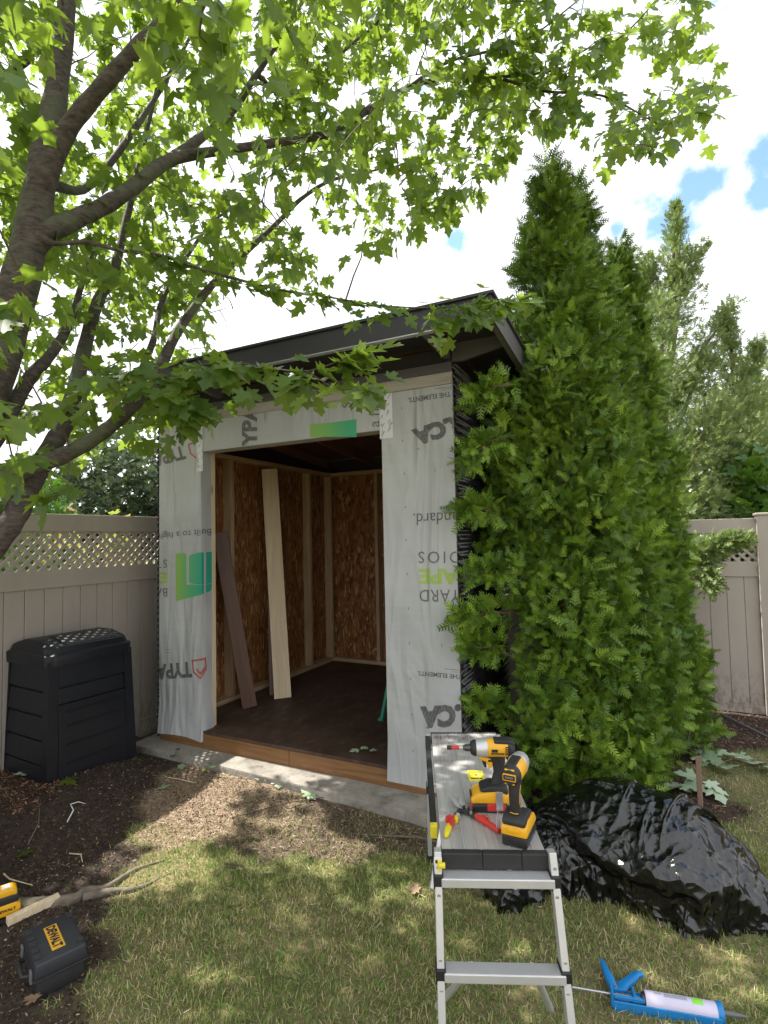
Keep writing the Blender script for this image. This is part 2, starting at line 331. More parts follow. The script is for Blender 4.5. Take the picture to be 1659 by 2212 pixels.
# ------------------------------------------------------------------ ground
def poly(pts): return np.array([G(x, y)[:2] for x, y in pts])
def inside(P, pl):
    x, y = P[:, 0], P[:, 1]; r = np.zeros(len(P), bool); n = len(pl)
    for i in range(n):
        x1, y1 = pl[i]; x2, y2 = pl[(i+1) % n]
        if y1 == y2: continue
        c = ((y1 > y) != (y2 > y)) & (x < (x2-x1)*(y-y1)/(y2-y1)+x1); r ^= c
    return r
def fuzz(P, a=.12):
    x, y = P[:, 0], P[:, 1]
    q = P.copy(); q[:, 0] += a*(np.sin(7*x+3*y)+.6*np.sin(17*y-9*x)+.5*np.sin(31*x+23*y)); q[:, 1] += a*.8*(np.sin(6*y-5*x+1)+.6*np.sin(15*x+13*y)+.5*np.sin(37*y-27*x))
    return q
MULCH = [poly([(-900, 1560), (285, 1590), (470, 1650), (350, 1690), (270, 1790), (310, 1850), (240, 1900), (190, 1960), (215, 2060), (130, 2140), (60, 2300), (-900, 2400)]),
         poly([(1000, 1690), (1430, 1600), (1500, 1690), (1560, 1700), (1600, 1760), (1560, 1800), (1530, 1830), (1480, 1800), (1200, 1790), (1000, 1740)]),
         poly([(1300, 1440), (2300, 1500), (2300, 1650), (1800, 1640), (1590, 1625), (1540, 1650), (1400, 1650)])]
DIRT = poly([(400, 1640), (935, 1755), (975, 1850), (800, 1868), (640, 1840), (480, 1845), (380, 1760)])
STRAW = poly([(300, 1740), (420, 1665), (560, 1680), (660, 1730), (600, 1800), (450, 1830), (310, 1845)])
def mound(x, y):
    ly_ = (x+1.771)*.4468+(y-4.256)*.8946; lx_ = (x+1.771)*.8946-(y-4.256)*.4468; rs = .05*np.exp(-np.clip(-ly_-.17, 0, 9)**2/.05)*np.clip(1-(lx_-2.2)/.5, 0, 1)*(ly_ < .1)*(ly_ > -2)
    t = np.clip(1-(np.hypot((x+2.35)/1.0, (y-3.55)/.85)-.35)/.75, 0, 1); return np.maximum(.15*t*t*(3-2*t), rs)
def ground_z(x, y): return mound(x, y) + .010*np.sin(1.7*x+.6)*np.sin(1.3*y) + .004*np.sin(9*x+4*y)*np.sin(7*y-2*x) - .004
xs = np.concatenate([-np.geomspace(160, 4.2, 14), np.arange(-4, 4.01, .045), np.geomspace(4.2, 160, 14)])
ys = np.concatenate([-np.geomspace(60, .8, 10), np.arange(-.5, 7, .045), np.geomspace(7.2, 220, 16)])
X, Y = np.meshgrid(xs, ys); V = np.stack([X, Y, ground_z(X, Y)*(np.abs(X) < 6)], -1).reshape(-1, 3)
nx, ny = len(xs), len(ys); i = np.arange(nx*ny).reshape(ny, nx)
Fq = np.stack([i[:-1, :-1], i[:-1, 1:], i[1:, 1:], i[1:, :-1]], -1).reshape(-1, 4)
m = Mt('ground_soil')
at_ = m.n('Attribute', _attribute_name='zone').outputs['Color']; z0, z1, z2 = [m.n('SeparateColor', Color=at_).outputs[k] for k in range(3)]
f1 = m.noise(9, 8, .7); f2 = m.noise(38, 5, .7); f3 = m.noise(2.2, 5, .6)
turf = m.mix(m.ramp(f3, [(.35, (0, 0, 0)), (.65, (1, 1, 1))]), m.ramp(f2, [(.3, (.07, .085, .03)), (.7, (.19, .18, .07))]), m.ramp(f2, [(.3, (.14, .11, .055)), (.7, (.34, .26, .14))]))
mul = m.ramp(m.mix(.5, f1, f2), [(.3, (.018, .013, .010)), (.55, (.055, .038, .028)), (.75, (.14, .095, .07))])
dry = m.ramp(f2, [(.3, (.14, .09, .065)), (.7, (.46, .34, .25))]); soil = m.ramp(f1, [(.3, (.06, .04, .028)), (.7, (.14, .10, .072))])
c_ = m.mix(z0, turf, mul); c_ = m.mix(z1, c_, dry); c_ = m.mix(z2, c_, soil)
m.col(c_).p(Roughness=.95).bump(m.math('ADD', f1, f2), .8, .02); M['ground'] = m.m
gnd = np_mesh('ground', V, Fq, M['ground'], smooth=True); tag(gnd, kind='structure')
P2 = fuzz(V[:, :2], .07); zc = np.zeros((len(V), 4), np.float32); zc[:, 3] = 1
for pl in MULCH: zc[inside(P2, pl), 0] = 1
zc[inside(P2, DIRT), 2] = .9; q_ = inside(P2, STRAW); zc[q_, 1] = .6; zc[q_, 2] = 0
zz = zc.reshape(ny, nx, 4); zz[1:-1, 1:-1] = (zz[1:-1, 1:-1]*2+zz[:-2, 1:-1]+zz[2:, 1:-1]+zz[1:-1, :-2]+zz[1:-1, 2:])/6
ca = gnd.data.color_attributes.new('zone', 'FLOAT_COLOR', 'POINT'); ca.data.foreach_set('color', zz.ravel())

# ------------------------------------------------------------------ shed
shed = empty('garden_shed', A2, ANG, 'unfinished lean-to garden shed wrapped in white sheeting with an open doorway', 'shed')
LW, DP = 2.448, 2.45
slab = MB(); slab.prism([(-.14, -.155), (LW+.2, -.225), (LW+.2, DP+.1), (-.14, DP+.1)], -.12, .1, 'z', bev=.012)
tag(slab.build('concrete_slab', M['conc'], shed, 40), 'weathered grey concrete pad')
MB().box((0, .0, .1), (1.225, .038, .203), bev=.002).box((1.229, .0, .1), (LW, .038, .203), bev=.002).build('base_board', M['treated'], shed)
MB().box((.0, .04, .1), (LW, DP, .204)).build('floor_frame', M['joist'], shed)
MB().box((-.002, .0015, .206), (LW, DP-.005, .225)).build('floor', M['floorply'], shed)
# framing and sheathing
MB().box((0, .10, .226), (.042, DP, 2.40)).build('side_wall', M['osb'], shed)
MB().box((LW-.042, .10, .226), (LW, DP, 2.40)).build('side_wall', M['osb'], shed)
MB().box((.042, DP-.042, .226), (LW-.042, DP, 2.40)).build('rear_wall', M['osb'], shed)
TOPZ = 2.385
for y in (.66, 1.27, 1.88, 2.31):
    MB().box((.043, y, .265), (.135, y+.038, TOPZ-.04), bev=.002).build('stud', M['pine'], shed)
    MB().box((LW-.135, y, .265), (LW-.043, y+.038, TOPZ-.04), bev=.002).build('stud', M['pine'], shed)
for x in (.70, 1.31, 1.92): MB().box((x, DP-.132, .265), (x+.038, DP-.043, TOPZ-.04), bev=.002).build('stud', M['pine'], shed)
for nm, a, b in (('sole_plate', .226, .264), ('top_plate', TOPZ-.039, TOPZ)):
    MB().box((.043, .15, a), (.136, DP-.043, b), bev=.002).build(nm, M['pine_y'], shed)
    MB().box((LW-.136, .15, a), (LW-.043, DP-.043, b), bev=.002).build(nm, M['pine_y'], shed)
    MB().box((.137, DP-.133, a), (LW-.137, DP-.043, b), bev=.002).build(nm, M['pine_x'], shed)
JL, JR, HZ = .448, 1.975, 2.305
MB().box((.004, .003, .226), (JL-.003, .098, 2.60)).build('front_wall', M['pine'], shed)
MB().box((JR+.003, .003, .226), (LW-.003, .098, 2.60)).build('front_wall', M['pine'], shed)
MB().box((JL-.003, .003, HZ+.003), (JR+.003, .098, 2.60)).build('door_header', M['pine_x'], shed)
MB().box((JL-.002, .099, .227), (JL+.004, .137, HZ), bev=.001).build('jamb_stud', M['palepine'], shed)
MB().box((JR-.004, .099, .227), (JR+.002, .137, HZ), bev=.001).build('jamb_stud', M['palepine'], shed)
MB().box((.0, .099, HZ-.002), (LW, .137, HZ+.20)).build('door_header', M['pine_x'], shed)
# gable infill above the plates following the roof
def dz(y): return 2.768 - .09*y                             # underside of the roof deck
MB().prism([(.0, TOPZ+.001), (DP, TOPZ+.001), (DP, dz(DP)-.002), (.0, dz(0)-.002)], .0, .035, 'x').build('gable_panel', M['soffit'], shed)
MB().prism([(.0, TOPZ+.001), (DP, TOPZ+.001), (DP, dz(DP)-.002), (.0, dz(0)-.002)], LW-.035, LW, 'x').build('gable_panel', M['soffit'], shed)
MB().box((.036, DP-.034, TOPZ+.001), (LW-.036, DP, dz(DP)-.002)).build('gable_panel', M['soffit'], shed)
# wrap: sheets with a bottom hem that sags and a fold round the jamb
def sheet(s0, s1, z0, z1, fold=None, foldlen=.1, hem=None):
    nu, nv = int((s1-s0)/.025)+1, int((z1-z0)/.03)+1; U = np.linspace(s0, s1, nu); Z = np.linspace(z0, z1, nv)
    V = []
    for z in Z:
        for u in U:
            zz = z + (hem(u) if hem and z < z0+.3 else 0)*max(0, 1-(z-z0)/.3)
            flare = .010*max(0, 1-(z-z0)/.25)*(1+math.sin(u*13+1))
            if fold == 'L' and u > JL: V.append((JL + .0015 + flare*.8, u-JL, zz))
            else: V.append((u, -.002-flare*(1 if z0 < .25 else 0), zz))
    i = np.arange(nu*nv).reshape(nv, nu); F = np.stack([i[:-1, :-1], i[:-1, 1:], i[1:, 1:], i[1:, :-1]], -1).reshape(-1, 4)
    o = np_mesh('house_wrap', V, F, M['wrap'], shed, smooth=True); o.data.set_sharp_from_angle(angle=R(50)); return o
wl = sheet(0, JL+.10, .165, 2.525, 'L', hem=lambda u: -.012+.035*(u > JL)*(u-JL)/.1+.008*math.sin(u*9))
wr = sheet(JR, LW, .135, 2.525, hem=lambda u: .02*(u-JR)/.47*-1+.012)
wh = sheet(JL+.0, JR, HZ-.002, 2.525)
MB().box((JL, -.0015, HZ-.006), (JR, .097, HZ-.002)).build('house_wrap', M['wrap'], shed)
MB().box((LW-.001, -.001, .16), (LW+.002, .014, 2.6)).build('corner_fold', M['wrap'], shed)
MB().box((-.002, -.014, 2.526), (LW+.003, .0, 2.597), bev=.003).build('trim_board', M['trimwood'], shed)
MB().box((-.004, -.018, 2.598), (LW+.003, .1, 2.655), bev=.003).build('trim_board', M['rooftrim'], shed)

# printed marks on the wrap: text meshes cut to the sheet, laid 1.5 mm proud
def text_bm(s, bold=0, space=1.0):
    cu = bpy.data.curves.new('t', 'FONT'); cu.body = s; cu.offset = bold; cu.space_character = space; cu.resolution_u = 3
    o = bpy.data.objects.new('t', cu); COL.objects.link(o); bpy.context.view_layer.update()
    me = bpy.data.meshes.new_from_object(o); bm = bmesh.new(); bm.from_mesh(me)
    bpy.data.objects.remove(o); bpy.data.curves.remove(cu); bpy.data.meshes.remove(me)
    xs = [v.co.x for v in bm.verts]; ys = [v.co.y for v in bm.verts]; x0, x1, y0, y1 = min(xs), max(xs), min(ys), max(ys)
    for v in bm.verts: v.co = Vector(((v.co.x-x0)/(x1-x0), (v.co.y-y0)/(y1-y0), 0))
    return bm
def clip(bm, axis, val, keep_less):
    no = Vector((0, 0, 0)); no[axis] = 1 if keep_less else -1; co = Vector((0, 0, 0)); co[axis] = val
    bmesh.ops.bisect_plane(bm, geom=bm.verts[:]+bm.edges[:]+bm.faces[:], plane_co=co, plane_no=no, clear_outer=True)
PR = .0035
def mark(bm, parent, mat, smin, smax, zmin=.17, zmax=2.524, fold=False, name='printed_text'):
    """bm lies in (s, z, 0); crop and stand it on the front wall (past the fold: on the jamb)"""
    for ax, v, less in ((0, smin, False), (0, smax, True), (1, zmin, False), (1, zmax, True)): clip(bm, ax, v, less)
    if not bm.verts: bm.free(); return
    if fold: bmesh.ops.bisect_plane(bm, geom=bm.verts[:]+bm.edges[:]+bm.faces[:], plane_co=(JL, 0, 0), plane_no=(1, 0, 0))
    for v in bm.verts:
        s, z = v.co.x, v.co.y
        v.co = Vector((JL+PR, s-JL, z)) if fold and s > JL+1e-5 else Vector((s, -PR, z))
    mb = MB(); mb.bm(bm); return mb.build(name, mat, parent)
def T(s, o, e, hvec, parent, mat, rng_, **k):
    """text from pixel o (baseline start) to e (baseline end); hvec = pixel at cap height above the start"""
    bold = k.pop('bold', 0); sp = k.pop('space', 1.0)
    a, b, c = [Vector(wall(*q)) for q in (o, e, hvec)]; bm = text_bm(s, bold, sp)
    for v in bm.verts: q = a + (b-a)*v.co.x + (c-a)*v.co.y; v.co = Vector((q.x, q.y, 0))
    return mark(bm, parent, mat, *rng_, **k)
def c3(x, y): return (768+x*.2232, 768+y*.2232)
def c4(x, y): return (768+x*.2315, 1152.1+y*.2315)
def c1(x, y): return (329.2+x*.2232, 768+y*.2232)
def c2(x, y): return (329.2+x*.1985, 1206.9+y*.1985)
def c5(x, y): return (384+x*.463, 603.5+y*.463)
LR, RR, HR = (.002, JL+.098), (JR+.002, LW-.001), (JL+.002, JR-.002)
T('TYPAR', c2(425, 1118), c2(-60, 1160), c2(440, 1290), wl, M['ink'], LR, bold=.045, fold=True)
T('TYPAR', c1(300, 872), c1(-75, 975), c1(335, 1000), wl, M['ink'], LR, bold=.045, fold=True)
T('Built to a higher standard.', c1(568, 1650), c1(-330, 1742), c1(568, 1738), wl, M['ink'], LR, fold=True)
T('STUDIOS', c1(146, 1972), c1(-300, 1985), c1(146, 2055), wl, M['ink'], LR, space=1.3)
T('ESCAPE', c2(165, 145), c2(-400, 150), c2(165, 268), wl, M['ink_green'], LR, bold=.045)
T('BACKYARD', c2(166, 318), c2(-400, 325), c2(166, 412), wl, M['ink'], LR, space=1.1)
def poly_mark(pix, parent, mat, rng_, fold=False, name='printed_logo', shift=None):
    bm = bmesh.new(); vs = []
    for q in pix:
        a = wall(*q); vs.append(bm.verts.new((a[0], a[1], 0)))
    bm.faces.new(vs); bmesh.ops.triangulate(bm, faces=bm.faces[:]); return mark(bm, parent, mat, *rng_, fold=fold, name=name)
# green logo with a white door-shaped gap
for q in ([c1(228, 1915), c1(330, 1913), (403.5, 1263), (426, 1263.5), (409, 1259), c1(357, 1937), c1(440, 1906), c1(562, 1903), (455.5, 1279), (380.5, 1298.6)],):
    poly_mark(q[:4]+[(458, 1264), (455.5, 1279), (380.5, 1298.6)], wl, M['logo'], LR, True)
    poly_mark([c1(357, 1937), c1(440, 1906), c1(575, 1903), (458, 1263), (426, 1262.6), (409, 1258)], wl, M['logo'], LR, True)
def stroke(pix, wpx, parent, mat, rng_, fold=False, name='printed_logo', closed=False):
    bm = bmesh.new(); pts = [Vector(wall(*q)) for q in pix]; n = len(pts); w_ = wpx*.5*.0036
    for k in range(n if closed else n-1):
        a, b = pts[k], pts[(k+1) % n]; d = (b-a).normalized(); q = Vector((-d.y, d.x))*w_; a = a-d*w_; b = b+d*w_
        z = .0001*(k % 2)
        bm.faces.new([bm.verts.new((*(a+q), 0)), bm.verts.new((*(b+q), 0)), bm.verts.new((*(b-q), 0)), bm.verts.new((*(a-q), 0))])
    return mark(bm, parent, mat, *rng_, fold=fold, name=name)
for dx, dy, cc, sc in ((0, 0, c2, 1), ):
    stroke([c2(437, 1110), c2(570, 1092), c2(582, 1185), c2(525, 1250), c2(487, 1205)], 3.6, wl, M['ink_red'], LR, True)
    stroke([c2(437, 1110), c2(452, 1235), c2(525, 1298), c2(582, 1215)], 3.6, wl, M['ink_red'], LR, True)
stroke([c1(425, 838), c1(352, 862), c1(372, 950), c1(430, 995)], 3.2, wl, M['ink_red'], LR, True)
for a, b in ((c2(135, 1018), c2(200, 1018)), (c2(150, 990), c2(200, 988))): stroke([a, b], .8, wl, M['ink'], LR)
# right panel
T('IN THE ELEMENTS.', c3(1000, 335), c3(508, 412), c3(1003, 385), wr, M['ink'], RR, bold=.02)
T('PAR.CA', c3(1275, 468), c3(535, 720), c3(1340, 640), wr, M['ink'], RR, bold=.075)
T('\u2122', c3(628, 892), c3(597, 896), c3(628, 908), wr, M['ink'], RR)
T('standard.', c3(1100, 1503), c3(562, 1530), c3(1100, 1622), wr, M['ink'], RR)
T('DIOS', c3(1012, 1893), c3(610, 1897), c3(1012, 2010), wr, M['ink'], RR, space=1.3)
T('APE', c4(975, 330), c4(594, 328), c4(975, 480), wr, M['ink_green'], RR, bold=.045)
T('YARD', c4(975, 528), c4(600, 526), c4(975, 642), wr, M['ink'], RR, space=1.1)
T('THE ELEMENTS.', c4(992, 1318), c4(576, 1282), c4(992, 1362), wr, M['ink'], RR, bold=.02)
T('R.CA', c4(1120, 1582), c4(602, 1612), c4(1120, 1800), wr, M['ink'], RR, bold=.075)
T('\u2122', c4(688, 1800), c4(662, 1802), c4(688, 1818), wr, M['ink'], RR)
stroke([c3(762, 325), c3(960, 298)], .8, wr, M['ink'], RR); stroke([c3(830, 332), c3(960, 314)], .6, wr, M['ink'], RR)
stroke([c4(832, 1262), c4(978, 1277)], .8, wr, M['ink'], RR); stroke([c4(900, 1290), c4(978, 1296)], .6, wr, M['ink'], RR)
st = None
for (x, y) in [(450, 510), (458, 825), (473, 1145), (486, 1467), (491, 1787), (503, 2115), (772, 1113)]+[((a-0)*1.037, (b+1721.6)*1.037-0) for a, b in ()]:
    s_, z_ = wall(*c3(x, y)); MB().box((s_-.0015, -.005, z_-.007), (s_+.0015, -.0022, z_+.007)).build('staple', M['staple'], wr)
for (x, y) in [(497, 700), (506, 1023), (806, 1046), (517, 1354), (527, 1688), (539, 2028)]:
    s_, z_ = wall(*c4(x, y)); MB().box((s_-.0015, -.005, z_-.007), (s_+.0015, -.0022, z_+.007)).build('staple', M['staple'], wr)
for (x, y) in [(222, 770), (430, 780), (225, 1655), (430, 1692)]:
    s_, z_ = wall(*c2(x, y)); MB().box((s_-.0015, -.005, z_-.006), (s_+.0015, -.0022, z_+.006)).build('staple', M['staple'], wl)
# header, printed sideways
HZR = dict(zmin=HZ+.001, zmax=2.524)
T('TYPAR', c5(372, 838), c5(372, 520), c5(300, 838), wh, M['ink'], HR, bold=.045, **HZR)
T('BACKYARD', c5(676, 612), c5(676, 330), c5(636, 612), wh, M['ink'], HR, **HZR)
T('ESCAPE', c5(745, 602), c5(745, 330), c5(692, 602), wh, M['ink_green'], HR, bold=.045, **HZR)
T('STUDIOS', c5(808, 600), c5(808, 330), c5(770, 600), wh, M['ink'], HR, **HZR)
T('a higher', c5(958, 688), c5(958, 450), c5(893, 688), wh, M['ink'], HR, **HZR)
poly_mark([c5(619, 679), c5(835, 653), c5(835, 735), c5(619, 735)], wh, M['logo2'], HR)
stroke([c5(408, 665), c5(408, 610)], .7, wh, M['ink'], HR); stroke([c5(414, 650), c5(414, 622)], .7, wh, M['ink'], HR)
# patterned tape at both upper corners of the doorway
for (a, b, zt, zb, par) in ((1.965, 2.055, 2.524, 2.24, wr), (.405, .465, 2.524, 2.15, wl)):
    o = MB().box((a, -.0062, zb), (b, -.0042, zt)).build('seam_tape', M['tape'], par)
    k = 0; z = zb+.02
    while z < zt-.03:
        for q in range(2):
            bm = text_bm('TYPAR', .03)
            x_ = a+.012+.042*q+.006*math.sin(z*90); zz = z+.02*q
            for v in bm.verts:
                u_, v_ = v.co.x*.034, v.co.y*.007; v.co = Vector((x_+u_*.62-v_*.78, zz+u_*.78+v_*.62, 0))
            for ax, val, less in ((0, a, False), (0, b, True), (1, zt, True)): clip(bm, ax, val, less)
            for v in bm.verts: v.co = Vector((v.co.x, -.0070, v.co.y))
            if bm.verts: MB().bm(bm).build('printed_text', M['ink'], o)
            else: bm.free()
        z += .052
# corrugated steel cladding
def corr(x0, sgn, name, y0=-.004, y1=DP+.02, z0=.12, z1=2.64, per=.0495, amp=.0095):
    n = int((z1-z0)/per*8); V = []
    for k in range(n+1):
        z = z0+(z1-z0)*k/n; x = x0+sgn*(amp+amp*math.cos(2*math.pi*(z-z0)/per))
        for y in np.linspace(y0, y1, 3): V.append((x+sgn*.001*math.sin(y*3+z*7), y, z))
    i = np.arange((n+1)*3).reshape(n+1, 3); F = np.stack([i[:-1, :-1], i[:-1, 1:], i[1:, 1:], i[1:, :-1]], -1).reshape(-1, 4)
    o = np_mesh(name, V, F, M['corr'], shed, smooth=True); md = o.modifiers.new('s', 'SOLIDIFY'); md.thickness = .0015; return o
corr(LW+.006, 1, 'corrugated_cladding'); corr(-.004, -1, 'corrugated_cladding', z1=2.62)
# roof
X0, X1, Y0, Y1 = -.03, 2.80, -.40, DP+.25
def slope(name, x0, x1, y0, y1, o0, o1, mat, dx0=0):
    return MB().add([(x0, y0, dz(y0)+o0), (x1, y0, dz(y0)+o0), (x1, y1, dz(y1)+o0), (x0, y1, dz(y1)+o0),
                     (x0, y0, dz(y0)+o1), (x1, y0, dz(y0)+o1), (x1, y1, dz(y1)+o1), (x0, y1, dz(y1)+o1)],
                    [(0,3,2,1),(4,5,6,7),(0,1,5,4),(1,2,6,5),(2,3,7,6),(3,0,4,7)]).build(name, mat, shed)
slope('roof', X0, X1, Y0, Y1, .002, .018, M['deck'])
slope('roofing_sheet', X0-.02, X1+.02, Y0-.02, Y1+.02, .020, .034, M['roofmetal'])
for x in (.0, .61, 1.22, 1.83, LW-.038): slope('rafter', x, x+.038, .14, DP-.04, -.098, .0, M['joist'])
for x in (.0, .64, LW-.038): slope('rafter', x, x+.038, Y0+.025, -.02, -.098, -.004, M['rooftrim'])
MB().box((0, .03, 2.601), (LW, .06, dz(.06)-.006)).build('eave_blocking', M['soffit'], shed)
slope('soffit', X0+.002, X1-.002, Y0+.024, -.001, -.0035, .0015, M['soffit'])
slope('soffit', LW+.03, X1-.032, .0, Y1-.002, -.0035, .0015, M['soffit'])
slope('rafter', X1-.03, X1-.001, Y0+.03, Y1, -.098, .0, M['rooftrim'])
MB().box((X0-.004, Y0-.001, 2.706), (X1+.004, Y0+.022, 2.826), bev=.003).build('fascia', M['roofmetal'], shed)
MB().box((X0-.002, Y0-.006, 2.699), (X1+.002, Y0+.03, 2.705)).build('drip_edge', M['galv'], shed)
for xa in (X0-.006, X1+.002): slope('fascia', xa, xa+.004, Y0+.023, Y1, -.100, .019, M['rooftrim'])
MB().prism([(LW+.004, 2.656), (LW+.06, 2.652), (X1-.032, 2.70), (X1-.032, 2.764), (LW+.004, 2.764)], -.002, .02, 'y').build('soffit_gusset', M['rooftrim'], shed)
MB().box((.14, DP-.2, 2.385), (.17, DP-.06, 2.44)).build('hanger', M['blackpl'], shed)

# ------------------------------------------------------------------ boards, ladder leg and leaf litter inside the shed
def board(name, foot, top, wdt, th, mat, label, cat, roll=0):
    f, t = Vector(foot), Vector(top); d = (t-f); Ln = d.length; d.normalize()
    n_ = Vector((-f.x, -f.y, 0)).normalized(); n_ = (n_-n_.dot(d)*d).normalized(); s_ = d.cross(n_)
    q = Matrix.Rotation(roll, 3, d); n_ = q@n_; s_ = q@s_
    o = MB().box((-wdt/2, -th/2, 0), (wdt/2, th/2, Ln), bev=.003).build(name, mat)
    o.matrix_world = Matrix.Translation(f) @ Matrix((s_, -n_, d)).transposed().to_4x4(); return tag(o, label, cat)
def lean(px, py, lx):                                       # where the ray meets a plane parallel to the side wall
    d = ray(px, py); ex = Vector((math.cos(ANG), math.sin(ANG), 0)); t = (lx-(CAM-A2).dot(ex))/d.dot(ex); return CAM+d*t
def tip(px, py, ly):
    d = ray(px, py); ey = Vector((-math.sin(ANG), math.cos(ANG), 0)); t = (ly-(CAM-A2).dot(ey))/d.dot(ey); return CAM+d*t
f1_ = G(540, 1528, .228); t1_ = lean(474, 1150, .19)
board('leaning_board', f1_, t1_, .12, .02, M['stain'], 'dark stained board leaning on the shed wall nearest the doorway', 'board', R(4))
f2_ = G(611, 1508, .228); t2_ = lean(582, 1014, .19)
board('leaning_board', f2_, t2_, .148, .03, M['palepine'], 'long pale pine board with knots leaning inside the shed', 'board', R(3))
f3_ = G(596, 1506, .228)+Vector((.0, .07, 0)); t3_ = lean(588, 1020, .16)
board('leaning_board', f3_, t3_, .14, .02, M['stain'], 'brown stained board mostly hidden behind the long pine board', 'board', R(-6))
gl = empty('folding_sawhorse', G(824, 1556, .225), ANG, 'green painted metal folding stand just inside the doorway beside the right wrapped panel', 'sawhorse')
gi = gl.matrix_basis
for (a, b) in (((0, 0, 0), (.13, .08, .72)), ((.06, .30, 0), (.13, .22, .72)), ((.6, 0, 0), (.50, .08, .72)), ((.56, .30, 0), (.50, .22, .72))):
    MB().tube([a, b], .016, 6).build('leg', M['green_paint'], gl)
    MB().box((a[0]-.022, a[1]-.022, 0), (a[0]+.022, a[1]+.022, .02), bev=.003).build('foot', M['green_paint'], gl)
MB().box((.10, .05, .72), (.55, .25, .76), bev=.006).build('top_bar', M['green_paint'], gl)
MB().box((.05, .02, .2), (.07, .28, .23)).build('brace', M['green_paint'], gl)

# ------------------------------------------------------------------ vinyl fences
def fence(label, x_or_y, start, end, along, tops, post_at, group, spacing=.135, phase=0.0, facing=1):
    """along='y': panel plane lx=const;  along='x': plane ly=const. facing: sign of the yard side"""
    r = empty('vinyl_fence', W(*( (x_or_y, start) if along == 'y' else (start, x_or_y))), ANG, label, 'fence', group)
    def P(s, n, z): return (n, s-start, z) if along == 'y' else (s-start, n, z)
    def bx(mb, s0, s1, n0, n1, z0, z1, bev=0):
        a = P(s0, n0, z0); b = P(s1, n1, z1); return mb.box(tuple(map(min, a, b)), tuple(map(max, a, b)), bev=bev)
    tp, t2, l2, m2, b1, b0 = tops
    bounds = [start]+list(post_at)+[end]
    for a, b in zip(bounds[:-1], bounds[1:]):
        a_, b_ = a+(.065 if a in post_at else 0), b-(.065 if b in post_at else 0)
        bx(MB(), a_, b_, -.025, .025, t2, tp, .004).build('top_rail', M['vinyl'], r)
        bx(MB(), a_, b_, -.025, .025, m2, l2, .004).build('middle_rail', M['vinyl'], r)
        bx(MB(), a_, b_, -.025, .025, b0, b1, .004).build('bottom_rail', M['vinyl'], r)
        s = a_ + ((phase-a_) % spacing) - spacing; 
        while s < b_:
            s0, s1 = max(s, a_), min(s+spacing-.004, b_)
            if s1-s0 > .01: bx(MB(), s0, s1, -.012, .012, b1, m2, .003).build('board', M['vinyl'], r)
            s += spacing
        bx(MB(), a_, b_, -.004, -.002 if False else .0, b1, m2).build('backing', M['vinyl'], r)
        lat = MB(); hgt = t2-l2; st_ = .0757; sw = .017
        for sg, off in ((1, .0045), (-1, -.0045)):
            s = a_-hgt
            while s < b_+hgt:
                p = [(s-sw, l2), (s+sw, l2), (s+sw+hgt, t2), (s-sw+hgt, t2)] if sg > 0 else [(s-sw, t2), (s+sw, t2), (s+sw+hgt, l2), (s-sw+hgt, l2)]
                # clip in s
                q = []
                for k in range(4):
                    u, v = p[k], p[(k+1) % 4]
                    for lim, sgn in ((a_, 1), ):
                        pass
                    q.append(u)
                def clp(pl, lim, keepge):
                    out = []
                    for k in range(len(pl)):
                        u, v = pl[k-1], pl[k]; iu = (u[0] >= lim) == keepge or u[0] == lim; iv = (v[0] >= lim) == keepge or v[0] == lim
                        if iu != iv: t = (lim-u[0])/(v[0]-u[0]); out.append((lim, u[1]+t*(v[1]-u[1])))
                        if iv: out.append(v)
                    return out
                q = clp(clp(q, a_, True), b_, False)
                if len(q) > 2:
                    n0, n1 = off-.0042, off+.0042; k = len(q)
                    lat.add([P(u, n0, v) for u, v in q]+[P(u, n1, v) for u, v in q], [tuple(range(k)), tuple(range(k, 2*k))[::-1]]+[(j, (j+1) % k, k+(j+1) % k, k+j) for j in range(k)])
                s += st_
        lat.build('lattice', M['vinyl'], r)
    for s in post_at:
        bx(MB(), s-.064, s+.064, -.064, .064, 0, tp+.02, .004).build('post', M['vinyl'], r)
        bx(MB(), s-.075, s+.075, -.075, .075, tp+.02, tp+.045, .008).build('post_cap', M['vinyl'], r)
    return r
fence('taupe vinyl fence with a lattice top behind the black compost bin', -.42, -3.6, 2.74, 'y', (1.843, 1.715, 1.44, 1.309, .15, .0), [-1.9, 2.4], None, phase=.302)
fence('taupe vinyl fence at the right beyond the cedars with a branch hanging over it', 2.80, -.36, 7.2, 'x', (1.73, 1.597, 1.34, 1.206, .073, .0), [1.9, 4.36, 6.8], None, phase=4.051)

# ------------------------------------------------------------------ compost bin
NW = G(100, 1697, .15); BR = R(60)
bin_ = empty('compost_bin', NW, BR, 'black plastic compost bin with slatted sides and sun spots on its lid', 'compost bin')
BL, BW, BH = .66, .56, .79                                   # x along the right face, y along the left face
def brect(z, ins, x0=0, x1=1): return ins
tp_ = .026
def bp(u, v, z):                                            # tapered body: flared towards the ground
    k = tp_*(z/BH); return (k + u*(BL-2*k), k + v*(BW-2*k), z)
body = MB()
ch = .05
def ring(z, o=0, c=ch):
    k = tp_*min(z/BH, 1)-o; a, b = k, BL-k; e, f = k, BW-k
    return [(a+c, e, z), (b-c, e, z), (b, e+c, z), (b, f-c, z), (b-c, f, z), (a+c, f, z), (a, f-c, z), (a, e+c, z)]
rg = [ring(-.03, -.018), ring(BH, -.018)]
body.add(rg[0]+rg[1], [tuple(range(8))[::-1], tuple(range(8, 16))]+[(j, (j+1) % 8, 8+(j+1) % 8, 8+j) for j in range(8)])
body.build('body', M['bindark'], bin_)
fr_ = MB()                                                   # corner posts
